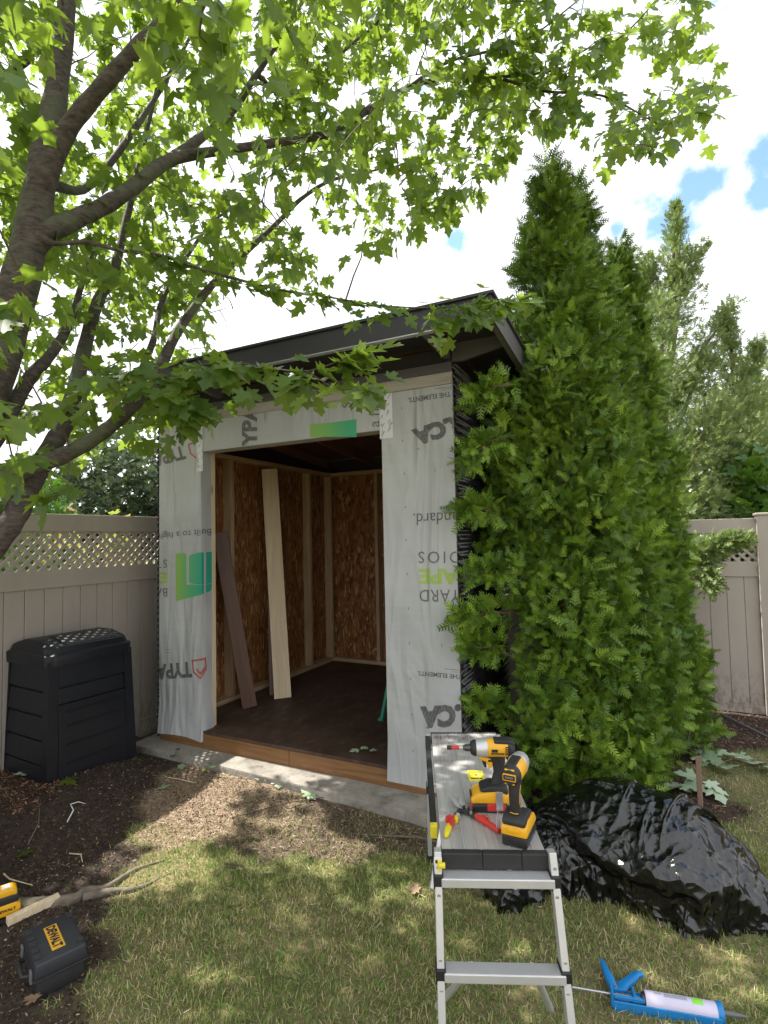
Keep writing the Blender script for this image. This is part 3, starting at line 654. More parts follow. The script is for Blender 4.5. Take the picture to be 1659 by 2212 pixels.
for (u0, u1, v0, v1) in ((0, .11, 0, .11), (.89, 1, 0, .11), (0, .11, .89, 1), (.89, 1, .89, 1)):
    lo = [bp(u0, v0, -.03), bp(u1, v0, -.03), bp(u1, v1, -.03), bp(u0, v1, -.03)]; hi = [bp(u0, v0, BH), bp(u1, v0, BH), bp(u1, v1, BH), bp(u0, v1, BH)]
    MB().add(lo+hi, [(0,3,2,1),(4,5,6,7),(0,1,5,4),(1,2,6,5),(2,3,7,6),(3,0,4,7)]).build('corner_post', M['binplastic'], bin_)
def slat(face, z0, z1, out=.0, u0=.115, u1=.885):
    o = out; V = []
    for z, oo in ((z0, o), (z1, o-.007)):
        for u, dd in ((u0, .02), (u1, .02), (u1, -oo), (u0, -oo)):
            if face == 'x': p = bp(u, 0, z); V.append((p[0], p[1]+dd, z))
            elif face == 'y': p = bp(0, u, z); V.append((p[0]+dd, p[1], z))
            elif face == 'X': p = bp(u, 1, z); V.append((p[0], p[1]-dd, z))
            else: p = bp(1, u, z); V.append((p[0]-dd, p[1], z))
    bm = bmesh.new(); vs = [bm.verts.new(v) for v in V]
    for q in ((0,1,2,3),(4,5,6,7),(0,1,5,4),(1,2,6,5),(2,3,7,6),(3,0,4,7)): bm.faces.new([vs[k] for k in q])
    bmesh.ops.recalc_face_normals(bm, faces=bm.faces[:]); bmesh.ops.bevel(bm, geom=bm.edges[:], offset=.003, segments=2, affect='EDGES', profile=.5)
    mb = MB(); mb.bm(bm); mb.build('slat', M['binplastic'], bin_)
for z0, z1 in ((-.03, .10), (.113, .258), (.275, .42), (.437, .582), (.60, .80)): slat('y', z0, z1); slat('Y', z0, z1)
for z0, z1, o in ((.615, .80, .004), (.50, .60, .0), (-.03, .49, .007)): slat('x', z0, z1, o, .115, .885)
for z0, z1 in ((-.03, .18), (.20, .40), (.42, .60), (.62, .80)): slat('X', z0, z1)
for z in (.09, .21, .335, .43):                              # recessed ribs of the removable door
    a = bp(.2, 0, z); b = bp(.82, 0, z+.02); MB().box((a[0], a[1]-.0105, z), (b[0], a[1]-.0065, z+.006)).build('rib', M['binplastic'], bin_)
    MB().box((a[0], a[1]-.0098, z+.007), (b[0], a[1]-.0068, z+.012)).build('rib', M['bindark'], bin_)
bin_.scale = (.93, 1.02, .925)
lid = MB()
q0, q1, q2, q3, q4, q5 = ring(.745, .018), ring(.83, .020), ring(.832, .006, .06), ring(.885, -.012, .06), None, None
V = ring(.755, .016)+ring(.832, .020)+ring(.838, .006, .06)+ring(.882, -.004, .07)
n0 = len(V); FF = []
for r_ in range(3): FF += [(r_*8+j, r_*8+(j+1) % 8, (r_+1)*8+(j+1) % 8, (r_+1)*8+j) for j in range(8)]
yc = BW*.5; V += [(.055, yc+.07, .922), (BL-.055, yc+.07, .922), (BL-.055, yc-.07, .922), (.055, yc-.07, .922)]
t = 24; A, B_, C_, D_ = n0, n0+1, n0+2, n0+3
FF += [(t+0, t+1, C_, D_), (t+1, t+2, C_), (t+2, t+3, B_, C_), (t+3, t+4, B_), (t+4, t+5, A, B_), (t+5, t+6, A), (t+6, t+7, D_, A), (t+7, t+0, D_), (A, D_, C_, B_)]
bm = bmesh.new(); vs = [bm.verts.new(v) for v in V]
for f in FF: bm.faces.new([vs[k] for k in f])
bmesh.ops.recalc_face_normals(bm, faces=bm.faces[:])
bmesh.ops.bevel(bm, geom=[e for e in bm.edges if e.is_manifold], offset=.009, segments=3, affect='EDGES', profile=.5, clamp_overlap=True)
lo = MB(); lo.bm(bm); ldo = lo.build('lid', M['binplastic'], bin_, 35)
# hatch panel on the slope of the lid facing the camera, following the slope from the rim to the ridge
def lp(u, v, o): return (BL*u, .052+(yc-.07-.052)*v, .885+(.922-.885)*v+o)
hp = MB(); a = [lp(.24, -.06, -.01), lp(.80, -.06, -.01), lp(.80, .95, -.01), lp(.24, .95, -.01), lp(.24, -.06, .010), lp(.80, -.06, .010), lp(.80, .95, .014), lp(.24, .95, .014)]
bm = bmesh.new(); vs = [bm.verts.new(v) for v in a]
for q in ((0,3,2,1),(4,5,6,7),(0,1,5,4),(1,2,6,5),(2,3,7,6),(3,0,4,7)): bm.faces.new([vs[k] for k in q])
bmesh.ops.bevel(bm, geom=bm.edges[:], offset=.005, segments=2, affect='EDGES', profile=.5)
hp.bm(bm); hp.build('hatch', M['rubber'], ldo, 35)
MB().box((.24*BL, yc-.05, .921), (.80*BL, yc-.030, .926)).build('slot', M['bindark'], ldo)

# ------------------------------------------------------------------ aluminium work platform
PZ = .68
p0 = Vector((.153, 1.660, 0)); p1 = Vector((.205, 2.632, 0)); pa = math.atan2(-(p1-p0).x, (p1-p0).y)
plat = empty('work_platform', p0, pa, 'scratched aluminium folding work platform carrying drivers and snips', 'work platform')
PW, PLn = .305, .975
top = MB(); nb = 9; bw = PW/nb
for k in range(nb):                                          # ribbed deck: raised strips with grooves between
    pass
top.box((.0, .012, PZ-.022), (PW, PLn, PZ))
# square latch hole is a yellow cup set in the deck
top.build('deck', M['platform'], plat)
rd = MB()
for k in range(1, nb): rd.box((k*bw-.0014, .016, PZ+.0002), (k*bw+.0014, PLn-.004, PZ+.0022))
rd.build('deck_ribs', M['alu'], plat)
for y0, y1, nm in ((-.012, .014, 'end_cap'), (PLn-.002, PLn+.014, 'end_cap')):
    o = MB().box((-.004, y0, PZ-.044), (.118, y1, PZ+.003), bev=.004).box((.1185, y0, PZ-.044), (.232, y1, PZ+.0025), bev=.003).box((.2325, y0, PZ-.044), (PW+.004, y1, PZ+.003), bev=.004)
    o.build(nm, M['rubber'], plat)
cup = empty('latch_cup', (.105, .505, PZ)); cup.parent = plat
mb = MB()
for a, b in (((-.031, -.042, -.03), (.031, -.033, .004)), ((-.031, .033, -.03), (.031, .042, .004)), ((-.031, -.0328, -.03), (-.024, .0328, .004)), ((.024, -.0328, -.03), (.031, .0328, .004))): mb.box(a, b, bev=.001)
bpy.data.objects.remove(cup)
cq = (Matrix.Translation(p0) @ Matrix.Rotation(pa, 4, 'Z')).inverted() @ G(1028, 1677, PZ); mbt = Matrix.Translation((cq.x, cq.y, PZ+.001))
o = MB(); o.add(mb.v, mb.f, mbt); o.build('latch_cup', M['lemon'], plat)
MB().box((cq.x-.021, cq.y-.03, PZ+.0003), (cq.x+.021, cq.y-.015, PZ+.0014)).build('latch_shadow_gap', M['bindark'], plat)
MB().box((cq.x-.021, cq.y-.0148, PZ+.0003), (cq.x+.021, cq.y+.03, PZ+.0012)).build('latch_button', M['lemon'], plat)
MB().tube([(cq.x, cq.y+.007, PZ), (cq.x, cq.y+.007, PZ+.006)], .006, 12).build('rivet', M['steel'], plat)
for x, nm in ((-.030, 'side_rail'),):
    o = MB().box((x, .19, PZ-.050), (x+.022, PLn+.01, PZ-.012), bev=.003).build(nm, M['blackpl'], plat)
    MB().box((x-.001, .165, PZ-.052), (x+.023, .192, PZ-.011), bev=.003).build('end_plug', M['lemon'], o)
def bar(a, b, w_, d_, mat, name, par, bev=.002, up=(0, 1, 0)):
    a, b = Vector(a), Vector(b); d = (b-a); L_ = d.length; d.normalize(); u_ = Vector(up); s_ = u_.cross(d).normalized(); u_ = d.cross(s_)
    mt = Matrix.Translation(a) @ Matrix((s_, u_, d)).transposed().to_4x4()
    return MB().box((-w_/2, -d_/2, 0), (w_/2, d_/2, L_), mt, bev=bev).build(name, mat, par)
for far in (0, 1):
    yt, yb = (-.008, -.16) if not far else (PLn+.01, PLn+.16)
    xl, xr = -.014, PW+.014
    for x, x2 in ((xl, xl-.004), (xr, xr+.024)):
        lg = bar((x, yt, PZ+.012-.03*far), (x2, yb, .02), .021, .042, M['alu'], 'leg', plat)
        bar((x2+(x2-x)*.03, yb+(yb-yt)*.03-.0, .0), (x2, yb, .05), .030, .052, M['rubber'], 'foot', lg)
        for zf in (PZ-.060, PZ-.285):
            t = (PZ-zf)/PZ; c_ = Vector((x+(x2-x)*t, yt+(yb-yt)*t, zf))
            s_ = -1 if not far else 1
            MB().box((c_.x-.0145, c_.y-.027, c_.z-.020), (c_.x+.0145, c_.y+.027, c_.z+.020), bev=.003).build('clamp', M['blackpl'], lg)
            for dz_ in (-.034, .036):
                q = c_+Vector((0, s_*.021-(yb-yt)*dz_/PZ, dz_)); MB().tube([q, q+Vector((0, s_*.004, 0))], .0055, 10).build('rivet', M['steel'], lg)
    for zf, h_ in ((PZ-.060, .026), (PZ-.285, .026)):
        t = (PZ-zf)/PZ; y = yt+(yb-yt)*t
        MB().box((xl+.008, y-.030, zf-h_*.5), (xr-.004+.03*t, y+.018, zf+h_*.5), bev=.003).build('rung', M['alu'], plat)
    t = .40; y = yt+(yb-yt)*t; s_ = 1 if not far else -1
    for xa, xb in ((.075, -.02), (.245, .345)):
        o = MB().tube([(xa, y+s_*.015, PZ-.285), (xb, y+s_*.26, PZ-.60)], .011, 12).build('brace', M['alu'], plat, 40)
o = MB().box((-.026, -.034, PZ-.045), (-.003, -.031, PZ+.002)).build('sticker', M['whitepl'], plat)
MB().box((-.022, -.0352, PZ-.030), (-.012, -.0342, PZ-.004)).build('printed_arrow', M['blackpl'], o)
MB().tube([(-.012, -.036, PZ-.018), (.006, -.036, PZ-.018)], .008, 10).box((-.016, -.040, PZ-.036), (-.006, -.034, PZ-.002), bev=.002).build('release_button', M['lemon'], plat)
# rust stain flakes at the far end of the deck: small bark crumbs lying there
P = []; F = []
for k in range(150):
    x = rng.uniform(.01, .2); y = PLn-.03-abs(rng.normal(0, .035)); a = rng.uniform(0, 6.3); l = rng.uniform(.002, .008); w_ = .0012; c, s_ = math.cos(a), math.sin(a)
    b = len(P); P += [(x+c*l, y+s_*l, PZ+.0012), (x-s_*w_, y+c*w_, PZ+.0022), (x-c*l, y-s_*l, PZ+.0012), (x+s_*w_, y-c*w_, PZ+.002)]; F.append((b, b+1, b+2, b+3))
o = np_mesh('bark_crumbs', [plat.matrix_basis @ Vector(v) if False else Matrix.Translation(p0) @ Matrix.Rotation(pa, 4, 'Z') @ Vector(v) for v in P], F, M['rust'])
tag(o, 'rusty brown bark crumbs scattered at the far end of the platform deck', 'crumbs', kind='stuff')

# ------------------------------------------------------------------ cordless impact drivers
def driver(loc, rz, label, red, new):
    d = empty('impact_driver', loc, rz, label, 'impact driver')
    T_ = Matrix.Translation
    # battery: x forward, z up; the head sits .17 above the deck
    lowm = M['red'] if red else M['blackpl']
    bt = MB().box((-.036, -.037, 0), (.078, .037, .030), bev=.006).build('battery', M['blackpl'] if True else lowm, d, 40)
    if red:
        MB().box((-.030, -.0385, .006), (.030, .0385, .030), bev=.003).box((.062, -.034, .008), (.0795, .034, .030), bev=.003).build('battery_side', M['red'], bt)
        MB().box((-.020, -.0392, .008), (.018, -.0386, .014)).build('battery_label', M['yellow'], bt)
    else:
        for k in range(7): MB().box((-.0375, -.028+k*.0085, .004), (-.0358, -.0245+k*.0085, .026)).build('battery_rib', M['rubber'], bt)
        MB().box((-.0377, -.020, .029), (-.0366, .020, .036)).build('battery_label', M['blackpl'], bt)
    ad = MB().prism([(-.040, .0305), (.080, .0305), (.080, .045), (.060, .064), (-.010, .072), (-.040, .056)], -.038, .038, 'y', bev=.006).build('battery_shell', M['yellow'], d, 40)
    if red: MB().box((.077, -.020, .038), (.0815, .020, .054), bev=.002).build('release_catch', M['blackpl'], ad)
    else:
        MB().box((-.0445, -.018, .044), (-.039, .018, .054), bev=.002).build('release_catch', M['yellow'], ad)
    hd = MB().prism([(-.040, .058), (.052, .066), (.046, .078), (.018, .088), (-.022, .086), (-.041, .074)], -.034, .034, 'y', bev=.007).build('foot_shell', M['rubber'], d, 40)
    # handle grip leaning back as it rises
    secs = [(-.004, .080, .021, .0175), (-.010, .100, .0185, .0155), (-.016, .122, .0185, .015), (-.016, .145, .021, .016), (-.010, .168, .026, .018), (-.004, .182, .032, .021)]
    V = []; n_ = 14
    for (x, z, rx, ry) in secs:
        for k in range(n_): q = 2*math.pi*k/n_; V.append((x+rx*math.copysign(abs(math.cos(q))**.8, math.cos(q)), ry*math.copysign(abs(math.sin(q))**.8, math.sin(q)), z))
    F = [(r_*n_+k, r_*n_+(k+1) % n_, (r_+1)*n_+(k+1) % n_, (r_+1)*n_+k) for r_ in range(len(secs)-1) for k in range(n_)]
    MB().add(V, F).build('handle', M['rubber'], d, 60)
    if new:
        for sy in (-1, 1): MB().tube([(.010, sy*.0165, .10), (-.014, sy*.0162, .104), (-.022, sy*.0155, .118), (-.020, sy*.0165, .150), (-.014, sy*.018, .166)], .0011, 6).build('grip_line', M['yellow'], d)
        MB().tube([(-.026, -.012, .090), (-.0275, 0, .0885), (-.026, .012, .090)], .0012, 6).build('grip_line', M['yellow'], d)
    hz = .203
    bd = MB().lathe([(-.062, .010), (-.060, .024), (-.052, .0285), (-.010, .030), (.022, .030), (.024, .028)], 24, T_((0, 0, hz))).build('motor_housing', M['yellow'], d, 40)
    rb = MB().lathe([(-.0665, .008), (-.066, .020), (-.060, .0262), (-.050, .0296), (-.044, .0298)], 24, T_((0, 0, hz))).build('rear_cap', M['rubber'], d, 40)
    if new:
        MB().box((-.0685, -.019, hz-.0095), (-.0655, .019, hz+.0095), bev=.003).build('badge_frame', M['yellow'], rb)
        MB().box((-.0695, -.0165, hz-.0065), (-.0684, .0165, hz+.0065), bev=.0008).build('badge', M['blackpl'], rb)
        MB().box((-.070, -.012, hz-.0025), (-.0694, .012, hz+.0028)).build('badge_print', M['greypl'], rb)
        for z in (.019, -.018): MB().box((-.066, -.014, hz+z-.0024), (-.0600, .014, hz+z+.0024), bev=.002).build('vent', M['yellow'], rb)
        MB().prism([(-.058, .016), (.020, .024), (.020, .031), (-.050, .0312)], -.014, .014, 'y', T_((0, 0, hz)), bev=.003).build('top_ridge', M['rubber'], d)
    else:
        MB().prism([(-.066, .010), (.000, .017), (.000, .0325), (-.052, .0318), (-.064, .024)], -.021, .021, 'y', T_((0, 0, hz)), bev=.004).build('top_ridge', M['rubber'], d)
        for sy in (-1, 1):
            for k in range(5): MB().box((-.050+k*.0001, sy*.0300-.0012, hz-.012+k*.006), (-.034, sy*.0300+.0012, hz-.0095+k*.006)).build('vent', M['blackpl'], bd)
            MB().box((-.030, sy*.0302-.0006, hz-.010), (.012, sy*.0302+.0006, hz-.0065)).build('name_strip', M['blackpl'], bd)
            MB().box((-.010, sy*.0302-.0006, hz-.004), (.010, sy*.0302+.0006, hz+.006)).build('side_print', M['rubber'], bd)
    MB().lathe([(.022, .0305), (.030, .031), (.052, .0285), (.062, .025), (.064, .021)], 24, T_((0, 0, hz))).build('nose_casting', M['silver'], d, 40)
    MB().lathe([(.058, .0275), (.066, .0262), (.074, .021), (.076, .016)], 24, T_((0, 0, hz))).build('bumper', M['rubber'] if not new else M['silver'], d, 40)
    cc = MB().lathe([(.074, .0125), (.092, .0115), (.096, .0085), (.100, .007)], 16, T_((0, 0, hz))).build('chuck', M['darksteel'], d, 40)
    if red:
        MB().lathe([(.100, .0050), (.112, .0050)], 8, T_((0, 0, hz))).build('bit_shank', M['silver'], cc)
        MB().lathe([(.112, .0066), (.138, .0066)], 12, T_((0, 0, hz))).build('bit_sleeve', M['red'], cc)
        MB().lathe([(.138, .0072), (.152, .0072)], 12, T_((0, 0, hz))).build('bit_socket', M['blackpl'], cc)
    # trigger web under the nose
    MB().prism([(.006, .170), (.052, .178), (.046, .166), (.024, .158), (.020, .138), (.006, .140)], -.012, .012, 'y', bev=.003).build('trigger_guard', M['yellow'] if not new else M['rubber'], d)
    MB().prism([(.026, .158), (.040, .162), (.036, .148), (.031, .138), (.024, .138)], -.008, .008, 'y', bev=.003).build('trigger', M['blackpl'], d)
    MB().box((.008, -.0135, .160), (.020, .0135, .167), bev=.001).build('direction_switch', M['blackpl'], d)
    return d
pt = lambda x, y: (lambda v: (v.x, v.y, PZ+.0005))(G(x, y, PZ))
d1 = driver(pt(1070, 1745), R(180-4), 'older yellow impact driver on a red battery with its bit pointing at the shed', True, False)
d1.scale = (1.06, 1.06, 1.0)
d2_s = 1.07
MB().box((-.020, .0385, .012), (.002, .0415, .072), bev=.0008).build('belt_hook', M['steel'], d1)
d2 = driver(pt(1118, 1818), R(62), 'newer yellow and black impact driver seen from behind near the end of the platform', False, True)

d2.scale = (1.05, 1.05, 1.08)
# ------------------------------------------------------------------ snips
sn = empty('snips', (*G(1000, 1757, PZ)[:2], PZ), 0, 'open cutting snips with red and yellow handles lying on the platform deck', 'snips')
def loc2(px, py): g = G(px, py, PZ); return (g.x-sn.location.x, g.y-sn.location.y)
def flat(pts, z0, z1, mat, name, bev=.0015, par=None): return MB().prism([loc2(*q) for q in pts], z0, z1, 'z', bev=bev).build(name, mat, par or sn, 40)
def dd(x, y): return (905.2+x*.1984, 1563.5+y*.1984)         # third close crop -> 1659 view
flat([dd(336, 824), dd(380, 846), dd(442, 900), dd(482, 942), dd(450, 972), dd(392, 940), dd(360, 880)], .016, .019, M['silver'], 'blade', .0006)
flat([dd(456, 822), dd(484, 822), dd(492, 880), dd(512, 940), dd(455, 955), dd(440, 905)], .019, .022, M['silver'], 'blade', .0006)
for q in (((430, 935), (540, 930), (560, 965), (620, 1010), (640, 1040), (610, 1060), (500, 1000), (440, 970)), ((390, 985), (440, 955), (480, 975), (455, 1010), (400, 1035), (382, 1015))):
    flat([dd(*k) for k in q], .006, .011, M['darksteel'], 'jaw_arm')
for q in ((460, 955), (520, 950), (400, 990), (566, 1015)):
    x, y = loc2(*dd(*q)); MB().tube([(x, y, .004), (x, y, .019)], .0045, 10).build('bolt', M['steel'], sn)
def grip(pts, mat, name, par, r_=.0095):
    pp = [(*loc2(*dd(*q[:2])), r_) for q in pts]; return MB().tube(pp, [r_*q[2] for q in pts], 12).build(name, mat, par, 50)
g1 = grip([(398, 1040, .8), (370, 1075, 1.1), (345, 1120, 1.15), (330, 1165, 1.1)], M['red'], 'handle', sn)
grip([(415, 1035, .5), (402, 1060, 1.0), (396, 1090, .95)], M['lemon'], 'handle_collar', g1); grip([(330, 1150, 1.1), (312, 1195, 1.15), (298, 1240, .9), (292, 1258, .5)], M['lemon'], 'handle_tip', g1)
grip([(345, 1045, .8), (318, 1060, .9), (308, 1085, .8)], M['red'], 'thumb_stop', g1)
g2 = grip([(625, 1040, 1.0), (680, 1075, 1.15), (760, 1125, 1.1), (830, 1170, 1.0), (878, 1205, .8)], M['red'], 'handle', sn); grip([(680, 1045, .7), (712, 1052, .9), (738, 1075, .7)], M['red'], 'thumb_stop', g2)
MB().tube([(*loc2(*dd(q)), z) for q, z in ()] or [(*loc2(*dd(848, 1200)), .018), (*loc2(*dd(846, 1150)), .03), (*loc2(*dd(872, 1060)), .05), (*loc2(*dd(880, 1150)), .03), (*loc2(*dd(868, 1205)), .018)], .0013, 6).build('catch_wire', M['steel'], sn)
hel = [(*[loc2(*dd(425, 1030))[0]+.006*math.cos(a_*1.2), loc2(*dd(425, 1030))[1]-.012+a_*.0008+.0], .010+.006*math.sin(a_*1.2)) for a_ in range(26)]
MB().tube(hel, .0010, 5).build('spring', M['steel'], sn)

# ------------------------------------------------------------------ leaf tools
HALF = np.array([(0, 0), (.14, -.06), (.38, -.10), (.33, .03), (.27, .10), (.44, .15), (.68, .20), (.57, .31), (.66, .46), (.46, .46), (.25, .42), (.25, .58), (.36, .72), (.19, .82), (0, 1.06)])
def leaf_template(curl=.12, fold=.16):
    R_ = np.stack([HALF[:, 0], HALF[:, 1], fold*HALF[:, 0]-curl*HALF[:, 1]**2-.10*HALF[:, 0]**2], 1)
    L_ = R_*np.array([-1, 1, 1]); return np.concatenate([R_, L_[::-1]]), np.array([list(range(15)), list(range(15, 30))])
def frames(d, up):                                           # rows x, y(d), z  ->  (n,3,3)
    d = d/np.linalg.norm(d, axis=1, keepdims=True); x = np.cross(d, up); x /= np.linalg.norm(x, axis=1, keepdims=True)+1e-9
    return np.stack([x, d, np.cross(x, d)], 1)
def stamp(tv, tf, pos, fr, size):
    n = len(pos); V = np.einsum('kj,njc->nkc', tv, fr)*np.asarray(size).reshape(-1, 1, 1)+pos[:, None, :]
    F = tf[None]+np.arange(n)[:, None, None]*len(tv); return V.reshape(-1, 3), F.reshape(-1, tf.shape[1])
LT = [leaf_template(c, f) for c, f in ((.10, .20), (.32, .10), (.20, -.18), (-.12, .32))]
def leaves(name, pos, d, up, size, mat, parent=None):
    k = np.sort(rng.integers(0, 4, len(pos))); Vs = []; Fs = []; b = 0
    fr = frames(d, up)
    for j, (tv, tf) in enumerate(LT):
        q = k == j
        if not q.any(): continue
        v, f = stamp(tv, tf, pos[q], fr[q], size[q]); Vs.append(v); Fs.append(f+b); b += len(v)
    return np_mesh(name, np.concatenate(Vs), np.concatenate(Fs), mat, parent, tint=rng.random(len(pos)))
def unit(n): v = rng.normal(size=(n, 3)); return v/np.linalg.norm(v, axis=1, keepdims=True)

# ------------------------------------------------------------------ the maple
TREE = Vector((-2.05, 2.42, 0))
maple = empty('maple_tree', TREE, 0, 'large maple tree with grey limbs arching over the shed and lobed green leaves', 'maple tree')
def tp(path):                                                # path of (px, py, Y, r) or world (x,y,z,r,'w')
    out = []
    for q in path:
        if len(q) == 5: out.append((q[0], q[1], q[2], q[3]))
        else: p = at(*q[:3]); out.append((p.x, p.y, p.z, q[3]))
    return smoothpath(out, 5)
base = (-2.05, 2.42)
LIMBS = {
 'trunk': [(base[0], base[1], -.1, .24, 'w'), (base[0]+.0, base[1], .25, .185, 'w'), (base[0]+.02, base[1], 1.0, .16, 'w'), (base[0]+.06, base[1], 1.55, .15, 'w'),
           (-60, 950, 2.42, .115), (25, 680, 2.42, .098), (70, 490, 2.45, .088), (100, 320, 2.5, .074), (128, 160, 2.55, .058), (150, -60, 2.6, .048), (165, -300, 2.7, .03), (185, -520, 2.8, .012)],
 'b0': [(85, 410, 2.46, .07), (140, 290, 2.42, .052), (205, 205, 2.36, .045), (290, 110, 2.30, .04), (365, 30, 2.24, .036), (450, -110, 2.2, .026), (560, -260, 2.1, .012)],
 'b1': [(50, 560, 2.43, .08), (95, 505, 2.46, .062), (160, 475, 2.54, .052), (230, 442, 2.62, .046), (300, 395, 2.7, .042), (370, 345, 2.8, .037), (480, 325, 2.9, .029), (600, 308, 3.0, .027), (720, 285, 3.15, .025), (800, 235, 3.25, .023), (890, 186, 3.35, .018), (984, 166, 3.4, .015), (1065, 166, 3.4, .012), (1176, 197, 3.4, .010), (1302, 207, 3.35, .008), (1428, 272, 3.3, .004)],
 'b2': [(367, 348, 2.8, .035), (430, 300, 2.95, .028), (496, 248, 3.1, .024), (545, 175, 3.25, .021), (575, 130, 3.3, .018), (640, 30, 3.4, .012), (700, -120, 3.4, .006)],
 'b3': [(560, 165, 3.27, .018), (600, 190, 3.35, .016), (694, 152, 3.5, .013), (760, 95, 3.6, .011), (823, 40, 3.7, .009), (880, -60, 3.8, .004)],
 'b4': [(984, 166, 3.4, .010), (1100, 165, 3.45, .010), (1216, 146, 3.5, .009), (1327, 91, 3.5, .007), (1417, 0, 3.5, .005), (1480, -100, 3.5, .003)],
 'b5': [(880, 192, 3.34, .014), (930, 155, 3.3, .011), (985, 128, 3.25, .010), (1080, 105, 3.2, .008), (1150, 78, 3.2, .006), (1250, 0, 3.1, .004)],
 'b6': [(base[0]+.05, base[1], 1.45, .10, 'w'), (-60, 1085, 2.42, .055), (0, 1034, 2.46, .046), (69, 1009, 2.5, .043), (139, 983, 2.54, .041), (208, 944, 2.6, .038), (255, 907, 2.65, .036), (301, 861, 2.7, .033), (347, 791, 2.8, .031), (385, 715, 2.95, .028), (450, 625, 3.1, .024), (520, 555, 3.25, .020), (600, 480, 3.45, .017), (650, 430, 3.55, .015), (715, 390, 3.7, .012), (800, 370, 3.8, .008), (900, 350, 3.9, .004)],
 'b7': [(base[0]+.03, base[1], 1.25, .11, 'w'), (-60, 1235, 2.45, .07), (0, 1162, 2.5, .060), (35, 1110, 2.55, .058), (62, 1055, 2.6, .055), (111, 965, 2.7, .05), (139, 918, 2.75, .047), (157, 861, 2.8, .044), (174, 791, 2.85, .041), (196, 700, 2.95, .037), (217, 640, 3.0, .033), (245, 590, 3.1, .029), (272, 480, 3.25, .024), (302, 350, 3.4, .019), (325, 250, 3.5, .014), (360, 100, 3.6, .007)],
 'b8': [(-80, 1050, 2.45, .05), (0, 930, 2.5, .040), (23, 888, 2.53, .038), (51, 837, 2.57, .035), (74, 803, 2.6, .032), (104, 773, 2.63, .028), (150, 700, 2.7, .022), (175, 620, 2.8, .015), (210, 520, 2.9, .006)],
 'b9': [(75, 505, 2.44, .03), (119, 526, 2.42, .012), (190, 523, 2.42, .010), (258, 541, 2.42, .009), (347, 552, 2.44, .008), (446, 585, 2.46, .0075), (600, 625, 2.48, .006), (700, 640, 2.5, .005), (823, 660, 2.5, .004), (960, 664, 2.5, .003), (1085, 645, 2.5, .0015)],
 'b10': [(301, 861, 2.7, .014), (380, 815, 2.55, .010), (440, 790, 2.42, .008), (500, 783, 2.3, .006), (592, 797, 2.22, .005), (662, 802, 2.18, .004), (736, 779, 2.15, .003), (790, 757, 2.15, .0015)],
 'b11': [(60, 130, 2.9, .02), (20, 160, 2.85, .024), (-60, 220, 2.7, .03), (-90, 420, 2.5, .04)],
 'b12': [(270, 870, 2.66, .016), (330, 740, 3.0, .020), (350, 650, 3.2, .017), (400, 560, 3.4, .014), (470, 470, 3.7, .010), (560, 430, 3.9, .006)],
 'b13': [(-90, 700, 2.42, .06), (-250, 400, 2.3, .05), (-450, 100, 2.2, .03), (-700, -200, 2.1, .012)],
 'b14': [(-100, 900, 2.45, .06), (-300, 800, 3.0, .045), (-450, 650, 3.6, .03), (-500, 450, 4.2, .012)],
 'b15': [(110, 400, 2.6, .03), (200, 395, 2.9, .024), (330, 220, 3.4, .018), (420, 60, 3.8, .012), (500, -120, 4.0, .006)],
}
sk = []                                                      # skeleton points
TR_ = {'trunk': .82, 'b0': .8, 'b1': .86}
trs = Matrix.Translation(-TREE)
for nm, pth in LIMBS.items():
    q = tp(pth); mb = MB().tube([Vector(a[:3])-TREE for a in q], [float(a[3])*TR_.get(nm, .92)*(1+.05*math.sin(k*1.7)) for k, a in enumerate(q)], 14 if q[0][3] > .02 else 7)
    mb.build('trunk' if nm == 'trunk' else 'branch', M['bark'], maple, 60)
    sk += [tuple(a) for a in q[2:]]
for nm, pp in (('root', [(base[0], base[1], .04, .12, 'w'), (-1.75, 2.5, -.02, .06, 'w')]+[(*G(x, y, .005)[:], r_, 'w') for x, y, r_ in ((150, 1945, .027), (185, 1925, .022), (230, 1918, .017), (290, 1880, .010), (355, 1858, .003))]),
               ('root', [(*G(x, y, .004)[:], r_, 'w') for x, y, r_ in ((180, 1938, .020), (240, 1926, .016), (300, 1918, .009), (370, 1885, .002))])):
    q = tp(pp); MB().tube([Vector(a[:3])-TREE for a in q], [float(a[3]) for a in q], 10).build(nm, M['rootwood'], maple, 60)
# leaf clusters: dense crown in the pixels the tree covers, crown volume around them out of view
DENSE = np.array([(-400, -400), (1040, -400), (1060, 0), (1110, 120), (1130, 250), (1140, 330), (1060, 400), (1030, 470), (960, 490), (955, 560), (880, 520), (800, 545), (745, 590), (700, 615), (640, 625), (560, 690), (500, 720), (440, 850), (425, 900), (350, 900), (300, 960), (250, 900), (215, 960), (130, 1060), (60, 1080), (0, 1120), (-200, 1180), (-400, 1100)], float)
SPARSE = np.array([(1040, -200), (1580, -200), (1550, 40), (1590, 100), (1560, 180), (1550, 260), (1500, 320), (1440, 335), (1290, 325), (1150, 290), (1100, 150)], float)
GAPS = np.array([(-15, 270, 62), (215, 300, 60), (430, 480, 30), (0, 590, 40), (400, 215, 25), (80, 800, 45), (0, 800, 40), (640, 480, 55), (560, 560, 45), (330, 770, 45), (250, 800, 30), (700, 500, 40), (900, 430, 30), (240, 700, 24), (480, 380, 22), (200, 960, 20), (60, 920, 26), (300, 980, 30), (1000, 60, 30), (340, 620, 20), (620, 400, 20), (760, 330, 18)], float)
